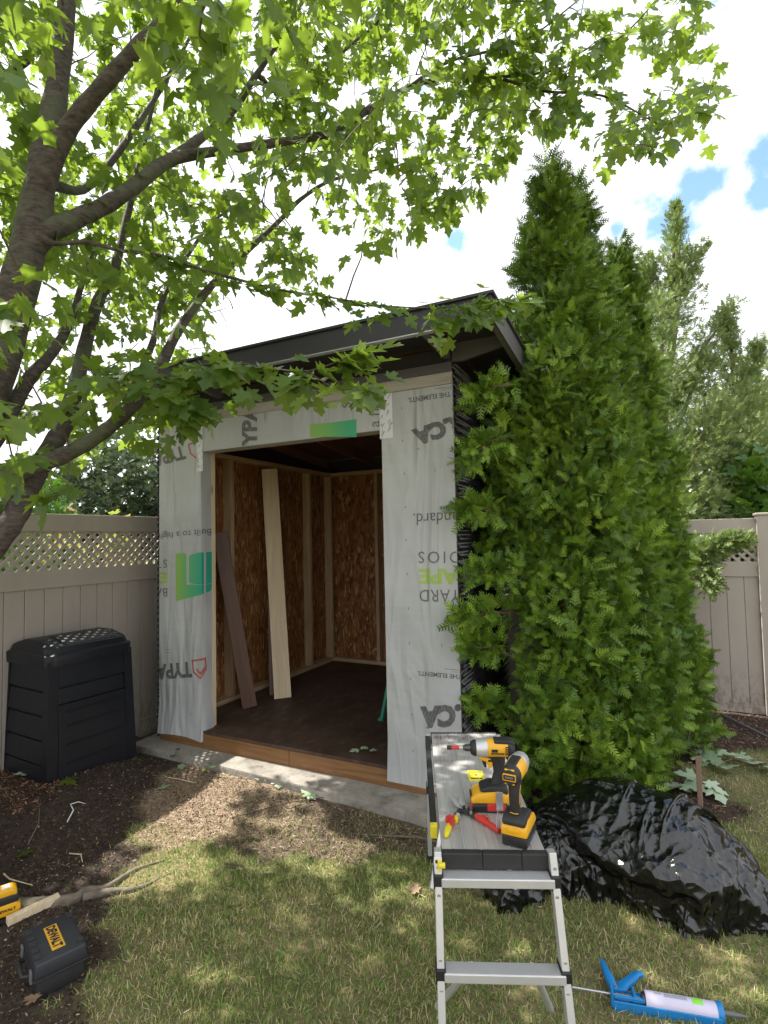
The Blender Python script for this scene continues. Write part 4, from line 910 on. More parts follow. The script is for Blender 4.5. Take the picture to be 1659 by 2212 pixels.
LIT = [(G(x, y).x, G(x, y).y, r_) for x, y, r_ in ((500, 1705, .30), (600, 1690, .26), (680, 1710, .2), (380, 1750, .28), (440, 1790, .26), (310, 1790, .22), (380, 1880, .24), (300, 1900, .2), (250, 1930, .1), (640, 1830, .2), (740, 1850, .18), (700, 1880, .1), (900, 1955, .10), (870, 1990, .07), (560, 2080, .05), (700, 2060, .05), (480, 2180, .07), (780, 2120, .05), (590, 1635, .1), (430, 1633, .14), (790, 1960, .05), (430, 1660, .10), (1500, 1590, .2), (1590, 1580, .2), (540, 2200, .05), (960, 1630, .1), (1060, 1830, .1), (1600, 1750, .3), (1630, 1950, .25), (360, 2060, .04), (560, 2000, .05), (980, 1590, .08))]
LIT += [(-2.1, 3.5, .35), (-2.5, 3.7, .3)]
_r = random.Random(21)
for _ in range(34): _p = G(_r.uniform(200, 1650), _r.uniform(1900, 2210)); LIT.append((_p.x, _p.y, _r.uniform(.03, .085)))
def sunlit(P, pad=0.0):
    s_ = P[:, :2] - np.array([SD.x, SD.y])[None]*(P[:, 2:3]/SD.z); r_ = np.zeros(len(P), bool)
    for x, y, q in LIT: r_ |= np.hypot(s_[:, 0]-x, s_[:, 1]-y) < q+pad
    return r_
def clus(poly_, n, y0, y1, pw=1.0):
    out = []
    lo, hi = poly_.min(0), poly_.max(0)
    while len(out) < n:
        px = rng.uniform(lo, hi, (n, 2)); px = px[inside(px, poly_)]
        for a, b in px:
            yy = y0+(y1-y0)*rng.random()**pw
            if (np.hypot(GAPS[:, 0]-a, GAPS[:, 1]-b) < GAPS[:, 2]).any() and rng.random() < .93: continue
            p = at(a, b, yy)
            if p.z < 1.75 or p.z > 6.2: continue
            out.append(tuple(p))
    return out[:n]
pts = clus(DENSE, 830, 2.5, 5.2, .9)
pts += clus(SPARSE, 62, 3.0, 3.6)
pts += [tuple(at(rng.uniform(-80, 760), rng.uniform(-120, 160), rng.uniform(1.35, 1.9))) for _ in range(14)]
pts += [tuple(at(*q)) for q in [(60, 640, 1.9), (40, 700, 1.9), (-10, 900, 1.8), (30, 1010, 2.0), (90, 870, 2.2), (20, 760, 2.0), (380, 900, 2.5), (410, 870, 2.5), (290, 960, 2.6)]]
off = []                                                      # crown outside the picture: shades the lawn
while len(off) < 520:
    v = unit(1)[0]*rng.random()**.33; p = np.array([-2.0, 3.4, 4.4])+v*np.array([3.4, 3.6, 2.0])
    x, y, z = project(p[None]); 
    if z[0] > 0 and -100 < x[0] < 1760 and y[0] > -150: continue
    off.append(tuple(p))
pts = np.array(pts+off); keep = ~(sunlit(pts, .0) & (rng.random(len(pts)) < .97)); 
pts = pts[keep]
sk = np.array(sk, float)
def connect(cps, sk, mbs, rmin=.0022):                        # grow twigs: nearest clusters first, each joined to the nearest wood
    nodes = [tuple(a[:3]) for a in sk]; arr = np.array(nodes); d0 = np.array([np.min(np.sum((arr-p)**2, 1)) for p in cps]); order = np.argsort(d0); dirs = np.zeros_like(cps)
    for j in order:
        p = cps[j]; dd_ = np.sum((arr-p)**2, 1); k = int(np.argmin(dd_)); a = arr[k]; L_ = math.sqrt(dd_[k]); dirs[j] = p-a
        if L_ > .7: dirs[j] = np.nan; continue
        if L_ < .03: continue
        mid = (a+p)/2+np.array([0, 0, .10*L_])+rng.normal(0, .05*L_, 3); pp = [a, (a+mid)/2+np.array([0, 0, .03*L_]), mid, (mid+p)/2+np.array([0, 0, .03*L_]), p]
        if L_ > .3 and p[2] > a[2] and abs(p[0]-a[0])+abs(p[1]-a[1]) < .45*L_: continue
        r0 = min(.010, rmin+.006*L_)
        mbs.tube([Vector(q) for q in pp], [r0, r0*.85, r0*.7, r0*.55, rmin*.6], 5, cap=False)
        arr = np.concatenate([arr, [pp[2], pp[3], p]])
    return dirs
tw = MB(); dirs = connect(pts, sk, tw)
tw.v = [tuple(Vector(v)-TREE) for v in tw.v]; tw.build('twigs', M['twig'], maple)
def cluster_leaves(pts, dirs, n0, n1, spread, s0, s1, droop=.75):
    P, D, U, Z = [], [], [], []
    for p, d in zip(pts, dirs):
        n = rng.integers(n0, n1); o = unit(n)*spread*rng.random((n, 1))**.5; o[:, 2] *= .6; o[:, 2] -= .02
        d = d/(np.linalg.norm(d)+1e-6)
        dr = o/spread*1.1 + .45*d + rng.normal(0, .35, (n, 3)); dr[:, 2] -= droop
        up = rng.normal(0, .45, (n, 3)); up[:, 2] += 1; up[:, :2] += dr[:, :2]*.5
        P.append(p+o); D.append(dr); U.append(up); Z.append(rng.uniform(s0, s1, n))
    return [np.concatenate(a) for a in (P, D, U, Z)]
gk = ~np.isnan(dirs[:, 0]); pts, dirs = pts[gk], dirs[gk]
P, D, U_, Z = cluster_leaves(pts, dirs, 9, 15, .18, .055, .100)
k = ~sunlit(P, -.04) | (rng.random(len(P)) < .04)
px_, py_, pz_ = project(P); vis = (pz_ > 0) & (px_ > -60) & (px_ < 1700) & (py_ > -60)
ok = inside(np.stack([px_, py_], 1), DENSE) | inside(np.stack([px_, py_+0], 1), SPARSE) | ((px_ < 460) & (py_ < 1010) & (py_ > 800))
k &= ~vis | ok | (rng.random(len(P)) < .10)
k &= ~((py_ > 980) & (px_ > 180) & vis) & ~((px_ > 455) & (py_ > 640) & vis)
P, D, U_, Z = P[k], D[k], U_[k], Z[k]
# thin sprays along the two fine branches that cross the roof
def along(path, n, spread, s0, s1, t0=.25):
    q = np.array(tp(path)); i = rng.uniform(t0*(len(q)-1), len(q)-1.01, n); a = q[i.astype(int), :3]; b = q[i.astype(int)+1, :3]; d = b-a; d /= np.linalg.norm(d, axis=1, keepdims=True)
    p = a+(b-a)*(i % 1)[:, None]; sd = rng.normal(size=(n, 3)); sd[:, 2] = sd[:, 2]*.5-.55; off_ = sd*spread*rng.random((n, 1))
    dr = off_/spread*.7+.5*d+rng.normal(0, .3, (n, 3)); dr[:, 2] -= .45; up = rng.normal(0, .35, (n, 3)); up[:, 2] += 1; up -= .35*np.array([0, 1, 0])
    return p+off_, dr, up, rng.uniform(s0, s1, n)
for args in ((LIMBS['b9'], 105, .07, .05, .09, .3), (LIMBS['b10'], 88, .11, .065, .115, .2), ([(1085, 645, 2.5, .002), (1100, 650, 2.45, .002), (1125, 645, 2.45, .002), (1150, 650, 2.4, .001)], 12, .07, .06, .1, 0), ([(930, 665, 2.5, .002), (950, 700, 2.45, .002), (945, 740, 2.42, .001)], 7, .03, .06, .1, .2), ([(1010, 650, 2.5, .002), (1035, 690, 2.45, .002)], 12, .06, .06, .1, .2),
             (LIMBS['b4'], 60, .16, .07, .105, .2), (LIMBS['b5'], 40, .15, .07, .105, .2), (LIMBS['b1'][-6:], 90, .2, .07, .11, .1),
             ([(400, 780, 2.5, .004), (380, 830, 2.4, .003), (400, 890, 2.35, .002)], 26, .1, .07, .11, 0), ([(250, 835, 2.5, .004), (300, 800, 2.45, .003), (360, 850, 2.4, .003), (400, 900, 2.35, .002)], 26, .13, .07, .11, 0), ([(170, 800, 2.5, .004), (240, 790, 2.5, .003), (300, 740, 2.6, .002)], 18, .13, .07, .11, 0), ([(660, 800, 2.18, .003), (730, 840, 2.1, .002), (800, 835, 2.05, .001)], 10, .05, .08, .11, .1), ([(150, 1000, 2.3, .003), (140, 1060, 2.2, .002), (70, 1085, 2.15, .001)], 7, .1, .07, .11, .1)):
    if args[0] is not LIMBS['b9'] and len(args[0]) < 5:
        q = tp(args[0]); MB().tube([Vector(a[:3])-TREE for a in q], [max(.0012, float(a[3])) for a in q], 5).build('branch', M['twig'], maple)
    a, b, c, e = along(*args); P = np.concatenate([P, a]); D = np.concatenate([D, b]); U_ = np.concatenate([U_, c]); Z = np.concatenate([Z, e])
print('maple leaves', len(P))
lv = leaves('crown', P-np.array(TREE), D, U_, Z, M['leaf'], maple)

# ------------------------------------------------------------------ cedars beside the shed
def spray_template(nf=5, wdt=.050):
    V, F = [], []
    def dia(a, b, w_):
        a, b = np.array(a), np.array(b); d = b-a; n = np.array([-d[1], d[0], 0]); n /= np.linalg.norm(n); k = len(V); m_ = a+.45*d
        V.extend([a, m_+n*w_, b, m_-n*w_]); F.append([k, k+1, k+2, k+3])
    dia((0, 0, 0), (0, 1, -.10), wdt)
    for i in range(nf):
        t = .08+.80*i/nf; l = .36*(1-.55*t)
        for s_ in (-1, 1):
            dia((0, t, -.08*t), (s_*l*.78, t+l*.72, -.10*t-.12*l), wdt*.9)
            if i < 2: dia((s_*l*.35, t+l*.34, -.1*t), (s_*l*1.05, t+l*.45, -.16*l), wdt*.6)
    return np.array(V), np.array(F)
SP = spray_template()
SP2 = spray_template(3, .075)
def cedar(name, base_, H_, prof, n_tuft, per, sz, mat, label, parent_trunk=True, seed=0, lob=.16, group=None, cut=None, tpl=SP, cat='cedar'):
    """prof: list of (z, radius)"""
    r = empty(name, base_, 0, label, cat, group)
    MB().tube([(0, 0, -.05), (.02, 0, H_*.3), (-.01, .02, H_*.6), (0, 0, H_*.93)], [.055, .045, .03, .008], 10).build('trunk', M['cedarbark'], r, 60)
    zz = np.array([a for a, b in prof]); rr = np.array([b for a, b in prof])
    # tuft positions, area weighted
    z = rng.uniform(0, 1, n_tuft*4); zc_ = zz[0]+(H_-zz[0])*z; rad = np.interp(zc_, zz, rr); k = rng.random(len(z)) < (rad+.08)/(rr.max()+.08)
    zc_, rad = zc_[k][:n_tuft], rad[k][:n_tuft]; th_ = rng.uniform(0, 2*math.pi, len(zc_))
    bump = lob*(np.sin(3*th_+zc_*2.1+seed)*.5+np.sin(5*th_-zc_*3.7+seed*2)*.5+.7*np.sin(zc_*9+2*th_+seed))
    dep = 1-.5*rng.random(len(zc_))**1.8
    rd_ = rad*(1+bump)*dep+rng.uniform(-.03, .05, len(zc_))
    C = np.stack([rd_*np.cos(th_), rd_*np.sin(th_), zc_], 1)
    n = len(C)*per; cc = np.repeat(C, per, 0); out = np.stack([np.cos(th_), np.sin(th_), np.zeros_like(th_)], 1); out = np.repeat(out, per, 0)
    qd = unit(n); q = qd*.055*rng.random((n, 1)); p = cc+q*np.array([1.2, 1.2, 1.8])
    tilt = np.repeat(rng.normal(0, .35, (len(C), 3)), per, 0)
    d = out*.55+tilt*1.1+qd*.65+rng.normal(0, .25, (n, 3)); d[:, 2] += .38
    up = out*.6+rng.normal(0, .55, (n, 3)); up[:, 2] += .35
    s_ = rng.uniform(sz*.7, sz*1.25, n); tn = np.repeat(rng.random(len(C)), per)
    if cut is not None:
        kk = cut(p+np.array(base_)); p, d, up, s_, tn = p[kk], d[kk], up[kk], s_[kk], tn[kk]
    v, f = stamp(*tpl, p, frames(d, up), s_)
    np_mesh('crown', v, f, mat, r, tint=tn*.55+.45*rng.random(len(p)))
    # a few limbs showing in the gaps
    for j in range(0, min(len(C), 420), 12):
        if C[j][2] > H_*.8: continue
        c = C[j]*.92; MB().tube([(0, 0, max(.1, c[2]-.18)), (c[0]*.5, c[1]*.5, c[2]-.07), tuple(c)], [.010, .007, .003], 5).build('branch', M['cedarbark'], r)
    return r
INV = np.array(MW.inverted())
def clear_shed(P):                                           # nothing grows through the shed wall, the slab or the eave
    q = P @ INV[:3, :3].T + INV[:3, 3]
    bad = (q[:, 0] < LW+.05) & (q[:, 0] > -.1) & (q[:, 1] > -.02) & (q[:, 1] < DP+.05)
    bad |= (q[:, 0] < X1+.02) & (q[:, 1] > Y0-.03) & (q[:, 1] < Y1+.1) & (np.abs(q[:, 2]-2.76) < .12)
    bad |= (q[:, 0] < LW+.30) & (q[:, 1] > -.6) & (P[:, 2] < 1.45)
    bad |= (q[:, 0] < LW-.10) & (q[:, 1] < 0) & (q[:, 1] > -.8)
    return ~bad & (P[:, 2] > .03)
cedar('cedar_tree', (1.16, 3.53, 0), 4.12, [(.12, .46), (.5, .52), (1.0, .50), (1.7, .46), (2.4, .36), (2.9, .28), (3.4, .19), (3.75, .105), (3.95, .045), (4.17, .004)], 2600, 9, .092, M['cedar'], 'tallest pointed cedar standing closest to the wrapped shed wall', cut=clear_shed, seed=1, group='cedars beside the shed')
cedar('cedar_tree', (1.44, 3.90, 0), 4.22, [(.12, .50), (.5, .53), (1.2, .46), (2.0, .38), (2.8, .28), (3.5, .17), (3.95, .08), (4.22, .008)], 2400, 9, .092, M['cedar'], 'cedar in the middle of the row, merging with the tallest one', cut=clear_shed, seed=4, group='cedars beside the shed')
cedar('cedar_tree', (1.93, 4.25, 0), 3.92, [(.12, .43), (.5, .42), (1.0, .37), (1.8, .33), (2.6, .25), (3.2, .16), (3.6, .08), (3.92, .01)], 2100, 9, .092, M['cedar'], 'cedar at the right end of the row nearest the taupe fence', cut=clear_shed, seed=9, group='cedars beside the shed')
# low skirt branches reaching over the shed corner belong to the first cedar
def plume(parent, org, a, b, w0, w1, n, sz, mat, tpl=SP, name='branch_spray', stem=.012, curve=.08, stemmat=None):
    n = int(n*(1.7 if mat is M['juniper'] else 1)); a, b = np.array(a, float), np.array(b, float); d = b-a; L_ = np.linalg.norm(d); t = rng.random(n)**.8; side = unit(n)
    c = a+t[:, None]*d; c[:, 2] += curve*L_*4*t*(1-t)
    w_ = (w0+(w1-w0)*t)*(.35+.65*np.abs(np.sin(t*9+w0*20)))
    p = c+side*w_[:, None]*rng.random((n, 1))**.5
    dr = d/L_*.8+side*.8+rng.normal(0, .35, (n, 3)); dr[:, 2] += .15
    up = rng.normal(0, .7, (n, 3)); up[:, 2] += .4
    v, f = stamp(*tpl, p-np.array(org), frames(dr, up), rng.uniform(.7, 1.25, n)*sz); o = np_mesh(name, v, f, mat, parent, tint=.25+.6*rng.random(n))
    m_ = (a+b)/2; m_[2] += curve*L_; MB().tube([Vector(a-np.array(org)), Vector(m_-np.array(org)), Vector(b-np.array(org))], [stem, stem*.6, stem*.2], 6).build('branch', stemmat or M['cedarbark'], parent)
    return o
ct = [o for o in S.objects if o.get('label', '').startswith('tallest pointed')][0]; og = tuple(ct.location)
for (x0, y0, Ya, x1, y1, Yb, w0, n) in ((1130, 1330, 3.3, 985, 1345, 3.0, .10, 190), (1110, 1420, 3.3, 1010, 1400, 3.05, .11, 170), (1110, 1560, 3.35, 1025, 1520, 3.1, .11, 170), (1090, 1120, 3.3, 1000, 1100, 3.05, .12, 200), (1100, 940, 3.2, 1005, 1000, 2.98, .12, 220), (1120, 1250, 3.3, 1015, 1240, 3.05, .10, 150), (1100, 830, 3.1, 1030, 860, 2.95, .1, 160)):
    plume(ct, og, at(x0, y0, Ya), at(x1, y1, Yb), w0, w0*.6, int(n*.7), .105, M['cedar'])

# ------------------------------------------------------------------ trees beyond the fences
def bgtree(name, label, cat, trunk, plumes, mat, sz, group=None, tpl=SP2, tr=.05):
    t0 = Vector(trunk[0]); r = empty(name, t0, 0, label, cat, group)
    MB().tube([Vector(q)-t0 for q in trunk], [tr*(1-.75*k/(len(trunk)-1)) for k in range(len(trunk))], 8).build('trunk', M['cedarbark'], r, 60)
    for (a, b, w0, w1, n) in plumes: plume(r, tuple(t0), a, b, w0*1.25, w1*1.3, int(n*1.35), sz*1.05, mat, tpl, 'crown', tr*.4)
    return r
def A3(x, y, Y): return tuple(at(x, y, Y))
bgtree('juniper_tree', 'tall ragged juniper with a bent tip rising behind the cedars', 'juniper', [(2.9, 6.0, 0), A3(1395, 1000, 6.0), A3(1440, 850, 6.0), A3(1465, 640, 6.0), A3(1465, 440, 6.0)],
 [(A3(1450, 700, 6.0), A3(1462, 440, 6.0), .28, .04, 420), (A3(1440, 850, 6.0), A3(1480, 560, 6.0), .34, .15, 520), (A3(1480, 640, 6.0), A3(1520, 530, 6.0), .12, .05, 110), (A3(1400, 780, 6.1), A3(1400, 560, 6.1), .24, .08, 420), (A3(1400, 1000, 5.9), A3(1430, 800, 5.9), .4, .3, 560),
  (A3(1450, 900, 5.9), A3(1585, 660, 6.0), .22, .08, 360), (A3(1450, 960, 5.8), A3(1530, 780, 5.9), .3, .2, 460), (A3(1440, 1000, 5.3), A3(1425, 640, 5.5), .26, .12, 420), (A3(1470, 1050, 5.2), A3(1560, 880, 5.3), .28, .22, 420), (A3(1400, 1090, 5.6), A3(1480, 960, 5.6), .35, .3, 520)], M['juniper'], .075, tr=.07, group='junipers beyond the right fence')
bgtree('juniper_tree', 'shorter twin-topped juniper at the far right beyond the fence', 'juniper', [(3.9, 6.2, 0), A3(1600, 1050, 6.0), A3(1590, 850, 6.0), A3(1575, 700, 6.0)],
 [(A3(1590, 900, 6.0), A3(1572, 700, 6.0), .26, .05, 380), (A3(1610, 900, 6.0), A3(1640, 740, 6.0), .22, .07, 320), (A3(1570, 1000, 5.8), A3(1600, 860, 5.8), .36, .3, 520), (A3(1520, 1060, 5.6), A3(1640, 960, 5.6), .36, .36, 620), (A3(1480, 1110, 5.5), A3(1640, 1060, 5.5), .25, .3, 560), (A3(1560, 960, 6.2), A3(1700, 850, 6.2), .3, .3, 400)], M['juniper'], .075, group='junipers beyond the right fence')
hj = bgtree('juniper_tree', 'low juniper whose pale green branch hangs over the right fence rail', 'juniper', [(2.55, 5.9, 0), A3(1440, 1160, 5.4), A3(1500, 1060, 5.2)],
 [(A3(1450, 1230, 4.9), A3(1560, 1180, 4.6), .14, .12, 190), (A3(1520, 1200, 4.7), A3(1610, 1165, 4.5), .12, .06, 170), (A3(1510, 1215, 4.7), A3(1545, 1275, 4.55), .10, .07, 150), (A3(1450, 1130, 5.2), A3(1560, 1080, 5.2), .2, .2, 260)], M['juniper'], .07)
def bush(name, label, cat, pos, rad, n, size, mat, tpl='leaf', group=None, stems=6):
    r = empty(name, pos, 0, label, cat, group); v = unit(n)
    lob = 1+.16*np.sin(v[:, 0]*5+pos[0])+.16*np.sin(v[:, 2]*6+v[:, 1]*5)
    rr = (rng.random((n, 1))**.28)*lob[:, None]; P = v*rr*np.array(rad); P[:, 2] += rad[2]*.95; P = P[P[:, 2] > .02]; v = P-np.array([0, 0, rad[2]*.9]); n = len(P)
    d = v/np.linalg.norm(v, axis=1, keepdims=True)+rng.normal(0, .7, (n, 3)); up = rng.normal(0, .6, (n, 3)); up[:, 2] += 1
    if tpl == 'leaf': leaves('crown', P, d, up, rng.uniform(.7, 1.3, n)*size, mat, r)
    else: vv, f = stamp(*tpl, P, frames(d, up), rng.uniform(.7, 1.3, n)*size); np_mesh('crown', vv, f, mat, r, tint=rng.random(n))
    for k in range(stems):
        a = k*2.4; q = (math.cos(a)*rad[0]*.6, math.sin(a)*rad[1]*.6, rad[2]*1.3); MB().tube([(0, 0, 0), (q[0]*.4, q[1]*.4, q[2]*.5), q], [.03, .02, .008], 6).build('stem', M['cedarbark'], r)
    return r
bush('shrub_tree', 'broad grey-green tree with reddish tips beyond the left fence', 'tree', (-4.9, 10.2, 0), (1.75, 1.6, 1.75), 9500, .12, M['shrub'])
bush('shrub_tree', 'dense dark tree far behind the shed roof at the left', 'tree', (-8.6, 11.5, 0), (2.2, 1.8, 1.6), 5000, .14, M['shrub'])
cedar('cedar_tree', (-4.35, 6.65, 0), 2.72, [(.1, .52), (1.0, .5), (1.8, .40), (2.3, .26), (2.72, .03)], 900, 7, .09, M['cedar2'], 'rounded bright green cedar just beyond the left fence', seed=3, lob=.08, tpl=SP2)
cedar('cedar_tree', (-5.1, 6.3, 0), 2.35, [(.1, .55), (1.0, .52), (1.8, .38), (2.2, .18), (2.35, .03)], 700, 7, .09, M['cedar2'], 'lower bright green cedar at the left picture edge beyond the fence', seed=5, lob=.08, tpl=SP2)
bush('azalea', 'orange and yellow tipped azalea poking above the left fence', 'shrub', (-3.35, 5.75, 0), (.28, .28, .97), 420, .07, M['azalea'])
bush('young_rhododendron', 'yellow-green rhododendron tips above the left fence by the shed', 'shrub', (-2.85, 5.85, 0), (.25, .25, .94), 330, .11, M['azalea'])
bush('hedge', 'sunlit green hedge seen through the left fence lattice', 'hedge', (-6.2, 7.4, 0), (1.6, 1.3, .86), 5200, .12, M['vine'], stems=4)
bush('hedge', 'sunlit green hedge behind the shed seen past the left fence corner', 'hedge', (-2.2, 8.3, 0), (2.2, .8, .72), 4500, .12, M['vine'], stems=4)
bush('broadleaf_shrub', 'leafy green shrub climbing over the right fence post', 'shrub', (3.88, 5.42, 0), (.58, .42, 1.22), 2400, .12, M['vine'])
bush('broadleaf_shrub', 'yellow-green undergrowth glowing behind the low juniper', 'shrub', (2.9, 6.6, 0), (1.0, .6, 1.0), 2600, .12, M['vine'])
bush('pale_tree', 'pale feathery tree at the right picture edge beyond the fence', 'tree', (5.9, 8.6, 0), (1.0, 1.0, 2.2), 3200, .12, M['palemaple'])
bush('broadleaf_tree', 'green broadleaf tree filling the gap low behind the junipers', 'tree', (4.6, 8.3, 0), (1.9, 1.2, 1.32), 4200, .13, M['shrub'])

# ------------------------------------------------------------------ lawn, straw and mulch
def gz(P): return ground_z(P[:, 0], P[:, 1])
def pts_in(n, x0, x1, y0, y1): return np.stack([rng.uniform(x0, x1, n), rng.uniform(y0, y1, n)], 1)
SL = np.array([W(a, b)[:2] for a, b in ((-.15, -.17), (LW+.21, -.24), (LW+.21, DP+.12), (-.15, DP+.12))])
def zones(P):
    q = fuzz(P, .07); mu = np.zeros(len(P), bool)
    for pl in MULCH: mu |= inside(q, pl)
    return mu, inside(q, STRAW), inside(q, DIRT), inside(P, SL)
fence_side = lambda P: ((P @ INV[:2, :2].T + INV[:2, 3])[:, 0] > -.40) & ((P @ INV[:2, :2].T + INV[:2, 3])[:, 1] < 2.76)
def grassmat():
    m = Mt('grass_blade'); r_ = m.island(); f = m.noise(1.6, 3)
    c = m.ramp(m.math('ADD', m.math('MULTIPLY', r_, .8), m.math('MULTIPLY', m.math('SUBTRACT', f, .5), .9)), [(0, (.12, .22, .04)), (.3, (.21, .32, .07)), (.5, (.34, .40, .11)), (.66, (.54, .48, .23)), (.88, (.74, .60, .36)), (1, (.82, .70, .48))])
    m.col(c).p(Roughness=.55); t = m.n('BsdfTranslucent', Color=c); x = m.n('MixShader', Fac=.3)
    m.t.links.new(m.b.outputs[0], x.inputs[1]); m.t.links.new(t.outputs[0], x.inputs[2]); m.t.links.new(x.outputs[0], m.t.nodes['Material Output'].inputs[0]); return m.m
M['grass'] = grassmat()
def blades(P, h, lean, w_):
    n = len(P); z = gz(P)-.003; a = rng.uniform(0, 2*math.pi, n); l = rng.uniform(0, 1, n)**.7*lean*h; b = rng.uniform(0, 2*math.pi, n)
    lx, ly = np.cos(b)*l, np.sin(b)*l; wx, wy = np.cos(a)*w_, np.sin(a)*w_; hz_ = np.sqrt(np.maximum(h**2-l**2*.8, (h*.12)**2))
    x, y = P[:, 0], P[:, 1]
    V = np.stack([np.stack([x-wx, y-wy, z], 1), np.stack([x+wx, y+wy, z], 1), np.stack([x+lx*.4+wx*.8, y+ly*.4+wy*.8, z+hz_*.62], 1), np.stack([x+lx*.4-wx*.8, y+ly*.4-wy*.8, z+hz_*.62], 1), np.stack([x+lx, y+ly, z+hz_], 1)], 1)
    F = np.array([[0, 1, 2], [0, 2, 3], [3, 2, 4]])[None]+np.arange(n)[:, None, None]*5
    return V.reshape(-1, 3), F.reshape(-1, 3)
P = np.concatenate([pts_in(150000, -1.8, 1.9, 1.25, 3.2), pts_in(80000, -1.0, 4.0, 2.6, 5.2), pts_in(16000, -2.5, 2.5, .5, 1.3)])
mu, stw, dr, sl_ = zones(P); pr = np.ones(len(P)); pr[mu] = .015; pr[stw] = .26; pr[dr] = .20; pr[sl_] = 0
patch = .5+.5*np.sin(P[:, 0]*5.1+np.sin(P[:, 1]*4)*1.7)*np.sin(P[:, 1]*6.3+P[:, 0]*2.2); pr *= .45+.55*patch
P = P[(rng.random(len(P)) < pr) & fence_side(P)]
V, F = blades(P, rng.uniform(.013, .038, len(P)), 1.1, .0013+.0009*rng.random(len(P))); 
tag(np_mesh('grass', V, F, M['grass']), 'olive lawn grass mixed with dry straw-coloured blades', 'grass', kind='stuff')
def chipmat(name, stops):
    m = Mt(name); m.col(m.ramp(m.island(), stops)).p(Roughness=.85, Specular_IOR_Level=.2); return m.m
M['chip'] = chipmat('mulch_chip', [(0, (.014, .010, .008)), (.45, (.045, .028, .02)), (.75, (.11, .065, .042)), (.93, (.24, .15, .09)), (.97, (.42, .34, .26)), (1, (.12, .18, .05))])
M['redchip'] = chipmat('red_mulch_chip', [(0, (.03, .018, .012)), (.4, (.12, .055, .035)), (.8, (.28, .14, .09)), (1, (.42, .28, .2))])
M['strawm'] = chipmat('straw', [(0, (.12, .075, .05)), (.4, (.34, .23, .15)), (.8, (.62, .48, .36)), (1, (.74, .62, .48))])
def flakes(P, l0, l1, w0, w1, tilt):
    n = len(P); z = gz(P)+rng.uniform(.0, .012, n); d = rng.normal(size=(n, 3)); d[:, 2] *= tilt; d /= np.linalg.norm(d, axis=1, keepdims=True)
    u = rng.normal(size=(n, 3)); u[:, 2] = 1.2; s_ = np.cross(d, u); s_ /= np.linalg.norm(s_, axis=1, keepdims=True); t = np.cross(s_, d)
    l = rng.uniform(l0, l1, n)[:, None]*d; w_ = rng.uniform(w0, w1, n)[:, None]*s_; h = rng.uniform(.2, .5, n)[:, None]*np.linalg.norm(w_, axis=1, keepdims=True)*t
    c = np.stack([P[:, 0], P[:, 1], z], 1); V = np.stack([c-l, c-l*.3+w_, c+l, c+l*.2-w_, c+h], 1)
    F = np.array([[0, 1, 4], [1, 2, 4], [2, 3, 4], [3, 0, 4]])[None]+np.arange(n)[:, None, None]*5; return V.reshape(-1, 3), F.reshape(-1, 3)
P = np.concatenate([pts_in(90000, -3.2, .4, 1.3, 4.3)]); mu, stw, dr, sl_ = zones(P); P = P[(mu | (dr & (rng.random(len(P)) < .75)) | (stw & (rng.random(len(P)) < .45))) & ~sl_ & fence_side(P)]
V, F = flakes(P, .002, .011, .001, .0042, .4); tag(np_mesh('mulch', V, F, M['chip']), 'dark crumbly mulch under the maple and round the compost bin', 'mulch', kind='stuff')
P = np.concatenate([pts_in(30000, .6, 4.5, 2.7, 5.4), pts_in(2500, -2.9, -2.0, 3.1, 3.6)]); mu, stw, dr, sl_ = zones(P); P = P[mu & ~sl_ & fence_side(P)]
V, F = flakes(P, .004, .020, .0012, .005, .4); tag(np_mesh('bark_mulch', V, F, M['redchip']), 'reddish bark mulch around the cedars and along the right fence', 'mulch', kind='stuff')
P = pts_in(42000, -1.7, .6, 2.7, 3.9); mu, stw, dr, sl_ = zones(P); P = P[(stw | (dr & (rng.random(len(P)) < .10)) | (rng.random(len(P)) < .02)) & ~sl_]
V, F = flakes(P, .005, .024, .0005, .0012, .3); tag(np_mesh('straw', V, F, M['strawm']), 'dry straw and grass clippings in front of the concrete pad', 'straw', kind='stuff')
P = pts_in(9000, -1.9, 2.6, 1.4, 3.3); mu, stw, dr, sl_ = zones(P); P = P[~mu & ~sl_]
V, F = flakes(P, .008, .026, .0006, .0014, .6); tag(np_mesh('dry_clippings', V, F, M['strawm']), 'dead blades lying on the lawn', 'clippings', kind='stuff')

# ------------------------------------------------------------------ fallen leaves, twigs, weeds
def fallen(px, py, z, size, rz, label, mat='fallen', flip=False, two=1):
    p = G(px, py, z+.012); tv, tf = LT[(int(px)+int(py)) % 4]; r = 'fallen_leaf'
    V, F = [], []
    for k in range(two):
        a = rz+k*1.9; c, s_ = math.cos(a), math.sin(a); b = len(V)
        sc = size*(1-.18*k)
        V += [((v[0]*c-v[1]*s_)*sc+k*.03, (v[0]*s_+v[1]*c)*sc+k*.02, v[2]*sc*(-.5 if flip else .5)+.004+k*.006) for v in tv]; F += [tuple(i_+b for i_ in f) for f in tf]
    mb = MB(); mb.v, mb.f = V, F; o = mb.build(r, M[mat]); ta = o.data.attributes.new('tint', 'FLOAT', 'POINT'); ta.data.foreach_set('value', [(px*.37+py*.11) % 1]*len(V)); o.location = (p.x, p.y, p.z+(mound(p.x, p.y) if z == 0 else 0)); return tag(o, label, 'leaf', 'fallen maple leaves')
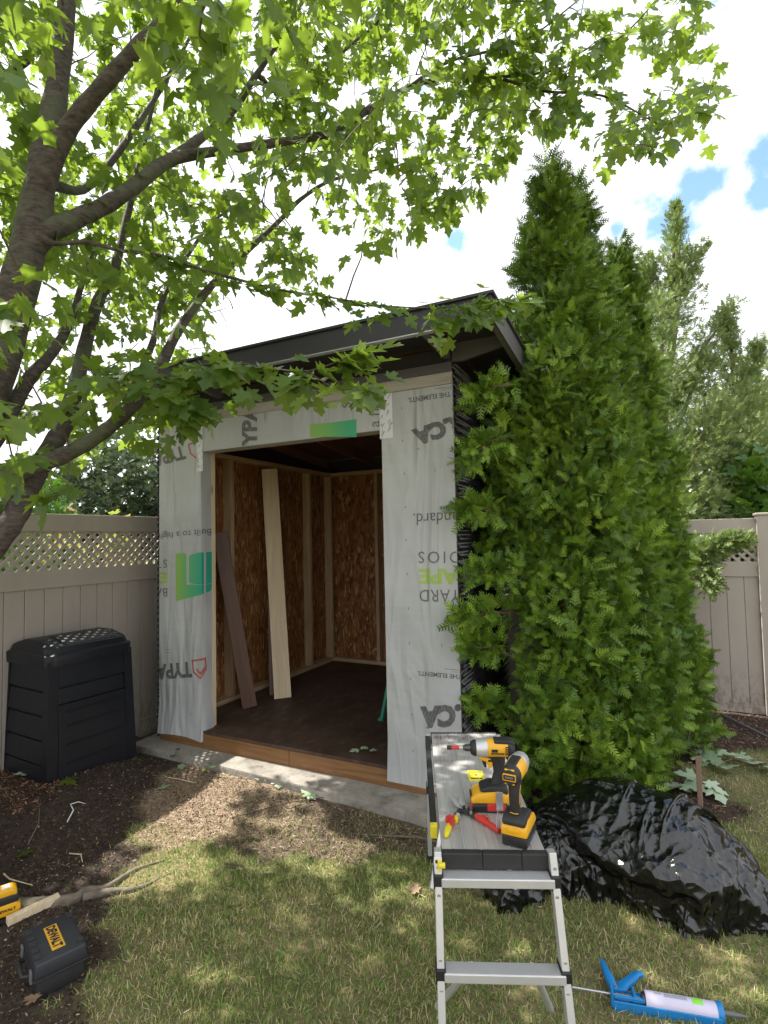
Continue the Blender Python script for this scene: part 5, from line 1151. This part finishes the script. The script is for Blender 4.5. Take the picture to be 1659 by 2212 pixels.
for a in [(345, 1716, 0, .10, .4, 'pale green maple leaf on the dark mulch at the straw patch edge'), (65, 1722, 0, .09, 2.0, 'pale leaf lying on the mulch in front of the compost bin'),
          (140, 1738, 0, .10, 4.2, 'green leaf on the mulch right of the pale one before the bin', 'leaf'), (62, 1852, 0, .07, 1.0, 'small bright green leaf on the mulch above the drill case', 'leaf'),
          (385, 1672, 0, .08, 5.0, 'pale leaf beside the weeds at the left end of the concrete pad'), (575, 1700, 0, .09, .9, 'leaf at the pad edge, left of the pair beside it', 'fallen', False, 2),
          (606, 1706, 0, .09, 3.2, 'leaf resting just right of the double leaf at the pad edge'), (662, 1738, 0, .10, 5.4, 'large pale leaf with a stalk in front of the pad middle', 'fallen', True, 2),
          (772, 1619, .225, .06, 2.2, 'small pale leaves lying on the dark shed floor near the doorway', 'fallen', True, 2), (800, 1622, .225, .045, 4.4, 'smallest leaf on the shed floor by the right wrapped panel', 'fallen', True),
          (905, 1925, 0, .06, 1.3, 'curled grey-brown leaf on the lawn left of the platform leg', 'drybrown', True), (840, 1735, 0, .06, 2.5, 'dry brown leaf on bare soil near the right end of the pad', 'drybrown'),
          (480, 1762, 0, .06, .3, 'orange-brown leaf on the sunlit straw', 'drybrown'), (530, 1690, 0, .06, 3.4, 'dry curled leaf near the pad edge in the sun', 'drybrown'),
          (605, 2058, 0, .03, 3.4, 'small bright green leaf in the middle of the lawn', 'vine'), (80, 2160, 0, .05, 1.4, 'tan leaf on the soil below the drill case', 'drybrown')]:
    fallen(*a)
def cut_branch(px, py, n, rad, label, size=.12):
    p = G(px, py, .0); r = empty('cut_branch', p, 0, label, 'branch', 'cut maple branches by the cedars')
    MB().tube([(-rad, .06, .015), (0, .03, .04), (rad*.9, -.05, .02)], [.006, .005, .002], 6).build('stem', M['twig'], r)
    q = rng.uniform(-1, 1, (n, 3))*np.array([rad, rad*.55, .0])+np.array([0, 0, .05]); q[:, 2] += rng.uniform(-.03, .03, n)
    d = rng.normal(0, 1, (n, 3)); d[:, 2] *= .15; up = rng.normal(0, .22, (n, 3)); up[:, 2] += 1
    leaves('leaves', q, d, up, rng.uniform(.75, 1.15, n)*size, M['fallen'], r)
cut_branch(1500, 1712, 9, .13, 'pale cut maple leaves behind the rusty stake')
cut_branch(1575, 1655, 11, .19, 'spread of cut maple leaves between stake and fence, farther back')
cut_branch(1520, 1640, 6, .12, 'few pale cut leaves tucked under the cedar edge above the stake', .1)
for px, py, z, n, nm in ((378, 1632, .1, 5, 'tiny weed growing on the pad under the left wrapped panel'), (445, 1662, .1, 7, 'small weed on the pad in front of the base board'), (430, 1672, .0, 16, 'clump of green weeds beside the pad left end'), (960, 1790, 0, 10, 'low green weeds between the pad and the platform')):
    r = empty('weed', G(px, py, z), 0, nm, 'weed', 'weeds along the concrete pad'); q = rng.normal(0, .025+.001*n, (n, 3)); q[:, 2] = .008+rng.random(n)*.02; d = rng.normal(0, 1, (n, 3)); d[:, 2] = .3
    up = rng.normal(0, .4, (n, 3)); up[:, 2] += 1; leaves('leaves', q, d, up, rng.uniform(.02, .04, n), M['vine'], r); MB().tube([(0, 0, 0), (.004, .002, .02)], .0012, 5).build('stem', M['vine'], r)
for k, (a, b, lab) in enumerate((((1300, 1905), (800, 1862), ''),)): pass
def stick(pa_, pb_, rad, label, mat='twig', zz=.012, bend=.02, cat='twig'):
    a, b = G(*pa_, zz), G(*pb_, zz); m_ = (a+b)/2+Vector((bend, bend*.5, .012)); mo = Vector((0, 0, 1))*0
    for q in (a, b, m_): q.z += float(mound(q.x, q.y))
    o = MB().tube([Vector((0, 0, 0)), (m_-a), (b-a)], [rad, rad*.85, rad*.5], 6).build('stick', M[mat]); o.location = a; tag(o, label, cat, 'sticks and scraps on the ground')
stick((8, 1888), (70, 1912), .004, 'pale curved stick on the mulch below the compost bin', 'palepine', bend=-.03)
stick((145, 1800), (152, 1776), .004, 'short white plastic scrap on the mulch', 'whitepl', cat='scrap'); stick((152, 1776), (185, 1770), .003, 'long white plastic scrap beside the short one', 'whitepl', bend=0, cat='scrap')
stick((420, 1700), (355, 1690), .003, 'straight dry stick at the top of the straw patch', 'palepine', bend=0)
stick((500, 1768), (700, 1740), .004, 'long thin dark twig crossing the straw patch', 'twig', bend=.04); stick((485, 1866), (540, 1890), .004, 'small brown twig on the lawn', 'twig')
stick((150, 1845), (178, 1862), .0035, 'thin grey twig near the maple root', 'palepine'); stick((60, 1840), (85, 1790), .003, 'reddish twig lying on dark mulch', 'rust')
stick((1000, 1838), (800, 1812), .007, 'surface root-like stick on bare soil left of the platform', 'rootwood', zz=.0, bend=.01, cat='stick'); stick((530, 1690), (600, 1690), .003, 'bleached twig at the pad edge', 'palepine', bend=.01)

# ------------------------------------------------------------------ rusty stake and irrigation pipe at the right
sp = G(1515, 1792, 0); stk = MB().prism([(-.016, -.003), (.004, -.012), (.018, -.002), (.016, .002), (.004, -.007), (-.015, .001)], -.05, .39, 'z', bev=.001)
o = stk.build('stake', M['rust']); o.location = sp; o.rotation_euler = (R(-2), R(1.5), R(10)); tag(o, 'rusty brown metal angle stake standing beside the cedar and the bag', 'stake')
q = [G(1560, 1543, .02), G(1605, 1566, .03), G(1659, 1592, .02), G(1740, 1620, .01)]; o = MB().tube([p-q[0] for p in q], .009, 8).build('irrigation_pipe', M['greypl'], None, 60); o.location = q[0]
tag(o, 'thin grey irrigation pipe lying on the mulch by the right fence', 'pipe')

# ------------------------------------------------------------------ bag
BAGP = np.array([G(x, y)[:2] for x, y in ((1018, 1905), (1045, 1950), (1085, 1985), (1150, 1972), (1200, 1945), (1260, 1950), (1330, 1962), (1400, 1995), (1480, 2030), (1560, 2045), (1610, 2020), (1660, 2035), (1720, 2020))]+[(1.62, 2.33), (1.62, 2.5), (1.50, 2.72), (1.32, 2.98), (1.0, 3.08), (.74, 2.98), (.60, 2.80), (.42, 2.72)])
g_ = .0105; gx, gy = np.arange(.30, 1.75, g_), np.arange(2.05, 3.15, g_); Xb, Yb = np.meshgrid(gx, gy); Q = np.stack([Xb.ravel(), Yb.ravel()], 1)
def segdist(Q, pl):
    d = np.full(len(Q), 9.)
    for i_ in range(len(pl)):
        a, b = pl[i_], pl[(i_+1) % len(pl)]; e = b-a; t = np.clip(((Q-a)@e)/(e@e), 0, 1); d = np.minimum(d, np.linalg.norm(Q-a-t[:, None]*e, axis=1))
    return d
wob = Q+np.stack([.012*np.sin(Q[:, 1]*60+Q[:, 0]*21), .012*np.sin(Q[:, 0]*55-Q[:, 1]*17)], 1)
ds = segdist(wob, BAGP); ins = inside(wob, BAGP); ds = np.where(ins, ds, 0)
Hm = .36*np.exp(-((Q[:, 0]-1.05)/.33)**2-((Q[:, 1]-2.72)/.30)**2)+.30*np.exp(-((Q[:, 0]-1.35)/.26)**2-((Q[:, 1]-2.42)/.24)**2)+.10
Rr = .06+.42*Hm; pf = np.sqrt(np.clip(1-(1-np.clip(ds/Rr, 0, 1))**2, 0, 1)); Z = Hm*pf
ny_, nx_ = Xb.shape; i = np.arange(nx_*ny_).reshape(ny_, nx_); Fb = np.stack([i[:-1, :-1], i[:-1, 1:], i[1:, 1:], i[1:, :-1]], -1).reshape(-1, 4); Fb = Fb[ins[Fb].all(1)]
us = np.unique(Fb); mp_ = -np.ones(nx_*ny_, int); mp_[us] = np.arange(len(us)); Fm = mp_[Fb]
X_ = np.stack([Q[:, 0], Q[:, 1], Z+.004], 1)[us]; dome = Z[us]; edge = ds[us] < .016
def con(dx, dy):
    a = i[:ny_-dy, max(0, -dx):nx_-max(0, dx)].ravel(); b = i[dy:, max(0, dx):nx_+min(0, dx)].ravel(); a, b = mp_[a], mp_[b]; k_ = (a >= 0) & (b >= 0); return a[k_], b[k_]
CN = []
for dx, dy, stf, gr in ((1, 0, 1, 1.15), (0, 1, 1, 1.15), (1, 1, .6, 1.13), (-1, 1, .6, 1.13), (3, 0, .17, 1.11), (0, 3, .17, 1.11), (6, 0, .05, 1.055), (0, 6, .05, 1.055)):
    a, b = con(dx, dy); gw = np.clip((np.minimum(ds[us][a], ds[us][b])-.02)/.12, 0, 1); L0 = np.linalg.norm(X_[a]-X_[b], axis=1)*(1+(gr-1)*gw); CN.append((a, b, L0, stf))
cnt = np.zeros(len(us))
for a, b, _, stf in CN: np.add.at(cnt, a, stf); np.add.at(cnt, b, stf)
# let the film settle: it is larger than the pile beneath it, so it buckles into folds
rb_ = np.random.default_rng(5); lowf = np.array([noise.noise((x*7, y*7, 3)) for x, y, _ in X_]); X_[:, 2] += .018*np.maximum(0, lowf)*(~edge); X_ += rb_.normal(0, .0015, X_.shape)*(~edge)[:, None]
gq = np.stack(np.gradient(ds.reshape(ny_, nx_), g_)[::-1], -1).reshape(-1, 2)[us]; gq /= np.linalg.norm(gq, axis=1, keepdims=True)+1e-6
X_[edge, :2] += gq[edge]*.016; X_[edge, 2] = ground_z(X_[edge, 0], X_[edge, 1])+.004
Vl = np.zeros_like(X_); floor_ = ground_z(X_[:, 0], X_[:, 1]); start = X_.copy()
for it in range(150):
    Xo = X_.copy(); Vl[:, 2] -= .0004; X_ = X_+Vl*.93
    for sub in range(4):
        dl = np.zeros_like(X_)
        for a, b, L0, stf in CN:
            e = X_[b]-X_[a]; l = np.linalg.norm(e, axis=1)+1e-9; c_ = (stf*.5*(l-L0)/l)[:, None]*e
            for ax in range(3): dl[:, ax] += np.bincount(a, c_[:, ax], len(X_))-np.bincount(b, c_[:, ax], len(X_))
        X_ = X_+dl*(1.9/cnt)[:, None]; X_[edge] = start[edge]
        X_[:, 2] = np.maximum(X_[:, 2], np.maximum(floor_+.003, dome*.88))
    Vl = X_-Xo
og_ = np.array([1.05, 2.6, 0]); ez = X_[edge]; X_[edge, 2] = floor_[edge]+.002
o = np_mesh('trash_bag', X_-og_, Fm, M['bag'], smooth=True); o.location = og_; md = o.modifiers.new('s', 'SUBSURF'); md.levels = md.render_levels = 1
tag(o, 'crumpled glossy black plastic bag slumped on the lawn before the cedars', 'plastic bag')

# ------------------------------------------------------------------ caulking gun
ga, gb = G(1322, 2148, .028), G(1556, 2188, .028); cg = empty('caulking_gun', (ga.x, ga.y, 0), math.atan2(gb.y-ga.y, gb.x-ga.x), 'blue caulking gun with a white cartridge lying on the lawn', 'caulking gun')
GL = (gb-ga).length; zc0 = .030; Tm = Matrix.Translation((0, 0, zc0))
MB().lathe([(.105, .0265), (GL-.012, .0265)], 28, Tm).build('cartridge', M['label'], cg, 40); car = [o for o in cg.children][0]
def arcpatch(x0, x1, a0, a1, rad, mat, name):
    V = []; n_ = 8
    for k in range(n_+1):
        q = a0+(a1-a0)*k/n_; V += [(x0, -math.cos(q)*rad, zc0+math.sin(q)*rad), (x1, -math.cos(q)*rad, zc0+math.sin(q)*rad)]
    return MB().add(V, [(2*k, 2*k+2, 2*k+3, 2*k+1) for k in range(n_)]).build(name, mat, car)
arcpatch(GL-.085, GL-.052, R(60), R(105), .0270, M['limegreen'], 'printed_square'); arcpatch(GL-.17, GL-.10, R(72), R(100), .0269, M['labelgrey'], 'printed_panel'); arcpatch(.135, GL-.18, R(84), R(98), .0269, M['labelgrey'], 'printed_panel')
MB().lathe([(GL-.012, .0275), (GL-.002, .0300), (GL+.006, .0300), (GL+.006, .010)], 24, Tm).build('front_ring', M['blue'], cg, 40)
MB().lathe([(GL+.006, .0085), (GL+.055, .0065), (GL+.075, .003), (GL+.082, .002)], 14, Tm).build('nozzle', M['greypl'], cg, 40)
V = []; n_ = 10
for x in (.0, GL):
    for rad in (.0275, .0305):
        for k in range(n_+1): q = R(190+130*k/n_); V.append((x, -math.cos(q)*rad, max(.001, zc0+math.sin(q)*rad)))
b = n_+1; F = [(k, k+1, 2*b+k+1, 2*b+k) for k in range(n_)]+[(b+k, 3*b+k, 3*b+k+1, b+k+1) for k in range(n_)]+[(0, 2*b, 3*b, b), (n_, b+n_, 3*b+n_, 2*b+n_)]
MB().add(V, F).build('carriage', M['blue'], cg)
MB().box((.0, -.030, .004), (GL, -.024, .030), bev=.002).box((.0, -.031, .0), (GL, -.012, .004)).build('carriage_rail', M['blue'], cg)
MB().box((-.006, -.028, .004), (.002, .028, .058), bev=.002).box((.004, .018, .012), (.105, .026, .022), bev=.002).box((.004, -.026, .034), (.10, -.018, .046), bev=.002).box((.066, -.020, .010), (.074, .022, .05), bev=.001).build('frame', M['blue'], cg)
MB().tube([(-.13, 0, zc0), (.105, 0, zc0)], .0035, 8).build('plunger_rod', M['steel'], cg); MB().lathe([(.095, .020), (.104, .022)], 16, Tm).build('plunger', M['darksteel'], cg)
hel = [(.012+.0011*k, .0075*math.cos(k*.9), zc0+.0075*math.sin(k*.9)) for k in range(48)]; MB().tube(hel, .0010, 5).build('spring', M['steel'], cg)
MB().prism([(-.004, .012), (.022, .012), (.020, .06), (.006, .10), (-.004, .142), (-.016, .152), (-.020, .14), (-.014, .09), (-.010, .05)], .016, .040, 'z', bev=.005).build('handle', M['blue'], cg, 40)
MB().prism([(.016, .014), (.052, .018), (.060, .040), (.090, .072), (.108, .100), (.122, .104), (.126, .116), (.110, .124), (.084, .112), (.060, .084), (.030, .058), (.020, .036)], .020, .036, 'z', bev=.005).build('trigger', M['blue'], cg, 40)
MB().tube([(.016, .022, .036), (.016, .022, .043)], .005, 10).build('pivot_pin', M['steel'], cg)

# ------------------------------------------------------------------ drill case
bc = (-1.298, 2.147); tb = empty('drill_case', (bc[0], bc[1], .0), R(-47.5), 'small dark plastic tool case with a yellow name plate on its lid', 'tool case')
LX, LY, LZ = .124, .084, .118
MB().prism([(-LX+.008, -LY+.006), (LX-.008, -LY+.006), (LX-.008, LY-.006), (-LX+.008, LY-.006)], -.01, .062, 'z', bev=.008).build('case_base', M['rubber'], tb, 40)
ldm = MB(); bm = bmesh.new(); lo = [bm.verts.new(v) for v in ((-LX-.002, -LY-.002, .066), (LX+.002, -LY-.002, .066), (LX+.002, LY+.002, .066), (-LX-.002, LY+.002, .066))]; hi = [bm.verts.new(v) for v in ((-LX+.003, -LY+.003, LZ), (LX-.003, -LY+.003, LZ), (LX-.003, LY-.003, LZ), (-LX+.003, LY-.003, LZ))]
bm.faces.new(lo[::-1]); bm.faces.new(hi)
for k in range(4): bm.faces.new((lo[k], lo[(k+1) % 4], hi[(k+1) % 4], hi[k]))
bmesh.ops.bevel(bm, geom=bm.edges[:], offset=.007, segments=3, affect='EDGES', profile=.5); ldm.bm(bm); M['casegrey'] = simple('charcoal_case', (.026, .027, .033), .5, var=.2, sc=30); cl = ldm.build('case_lid', M['casegrey'], tb, 40)
MB().prism([(-LX-.005, -LY-.005), (LX+.005, -LY-.005), (LX+.005, LY+.005), (-LX-.005, LY+.005)], .060, .068, 'z', bev=.002).build('seam_lip', M['rubber'], cl)
for k in range(5): MB().box((-.098+k*.042, -LY+.004, LZ-.001), (-.078+k*.042, -LY+.028, LZ+.005), bev=.0015).build('lid_rib', M['casegrey'], cl)
for x in (-.098, .078): MB().box((x, LY-.024, LZ-.001), (x+.020, LY-.004, LZ+.005), bev=.0015).build('lid_rib', M['casegrey'], cl)
pl_ = MB().box((-.078, -.022, LZ-.001), (.078, .022, LZ+.0016), bev=.0006).build('name_plate', M['yellow'], cl)
bm = text_bm('DEWALT', .05)
for v in bm.verts: v.co = Vector((-.072+v.co.x*.144, -.016+v.co.y*.032, LZ+.0022))
MB().bm(bm).build('printed_text', M['blackpl'], pl_)
MB().tube([(-.055, -LY-.002, .05), (-.05, -LY-.026, .055), (.05, -LY-.026, .055), (.055, -LY-.002, .05)], .008, 10).build('handle', M['rubber'], tb, 60)
for x in (-.085, .085):
    MB().box((x-.013, -LY-.010, .045), (x+.013, -LY-.002, .085), bev=.002).build('latch', M['greypl'], tb)
MB().box((.02, LY+.001, .05), (.05, LY+.008, .08), bev=.002).build('hinge', M['greypl'], tb); MB().box((-.07, LY+.001, .05), (-.04, LY+.008, .08), bev=.002).build('hinge', M['greypl'], tb)

# ------------------------------------------------------------------ cordless saw at the picture edge, offcut beside it
sw = empty('cordless_saw', (-1.70, 2.43, .0), R(38), 'yellow and black cordless saw lying at the left edge beside a pine offcut', 'saw')
MB().box((-.10, -.050, .012), (.085, -.040, .018)).box((-.11, -.055, .006), (.095, .055, .012), bev=.001).build('base_plate', M['blackpl'], sw)
bd = MB().prism([(-.09, .02), (.058, .02), (.068, .035), (.068, .058), (.052, .068), (-.09, .07)], -.036, .036, 'y', bev=.006).build('motor_housing', M['yellow'], sw, 40)
MB().prism([(-.12, .066), (.058, .066), (.066, .078), (.062, .096), (.040, .102), (-.12, .104)], -.033, .033, 'y', bev=.007).build('grip', M['rubber'], sw, 40)
MB().prism([(-.03, .098), (.056, .096), (.054, .118), (.040, .128), (-.02, .130)], -.030, .030, 'y', bev=.006).build('battery', M['yellow'], sw, 40); MB().box((.0, -.016, .1285), (.03, .016, .1308), bev=.0005).build('battery_label', M['whitepl'], sw)
bm = text_bm('DEWALT', .05)
for v in bm.verts: v.co = Vector((-.020+v.co.x*.070, -.0366, .040+v.co.y*.012))
MB().bm(bm).build('printed_text', M['blackpl'], bd)
wa, wb = Vector((-1.655, 2.385, .018)), Vector((-1.520, 2.532, .018)); d = (wb-wa).normalized(); s_ = Vector((-d.y, d.x, 0))
o = MB().box((0, -.016, -.016), ((wb-wa).length, .016, .016), bev=.002).build('pine_offcut', M['palepine']); o.location = wa+Vector((.01, -.0, 0)); o.rotation_euler = (0, R(-1), math.atan2(d.y, d.x)); tag(o, 'pale pine offcut lying between the saw and the maple root', 'offcut')
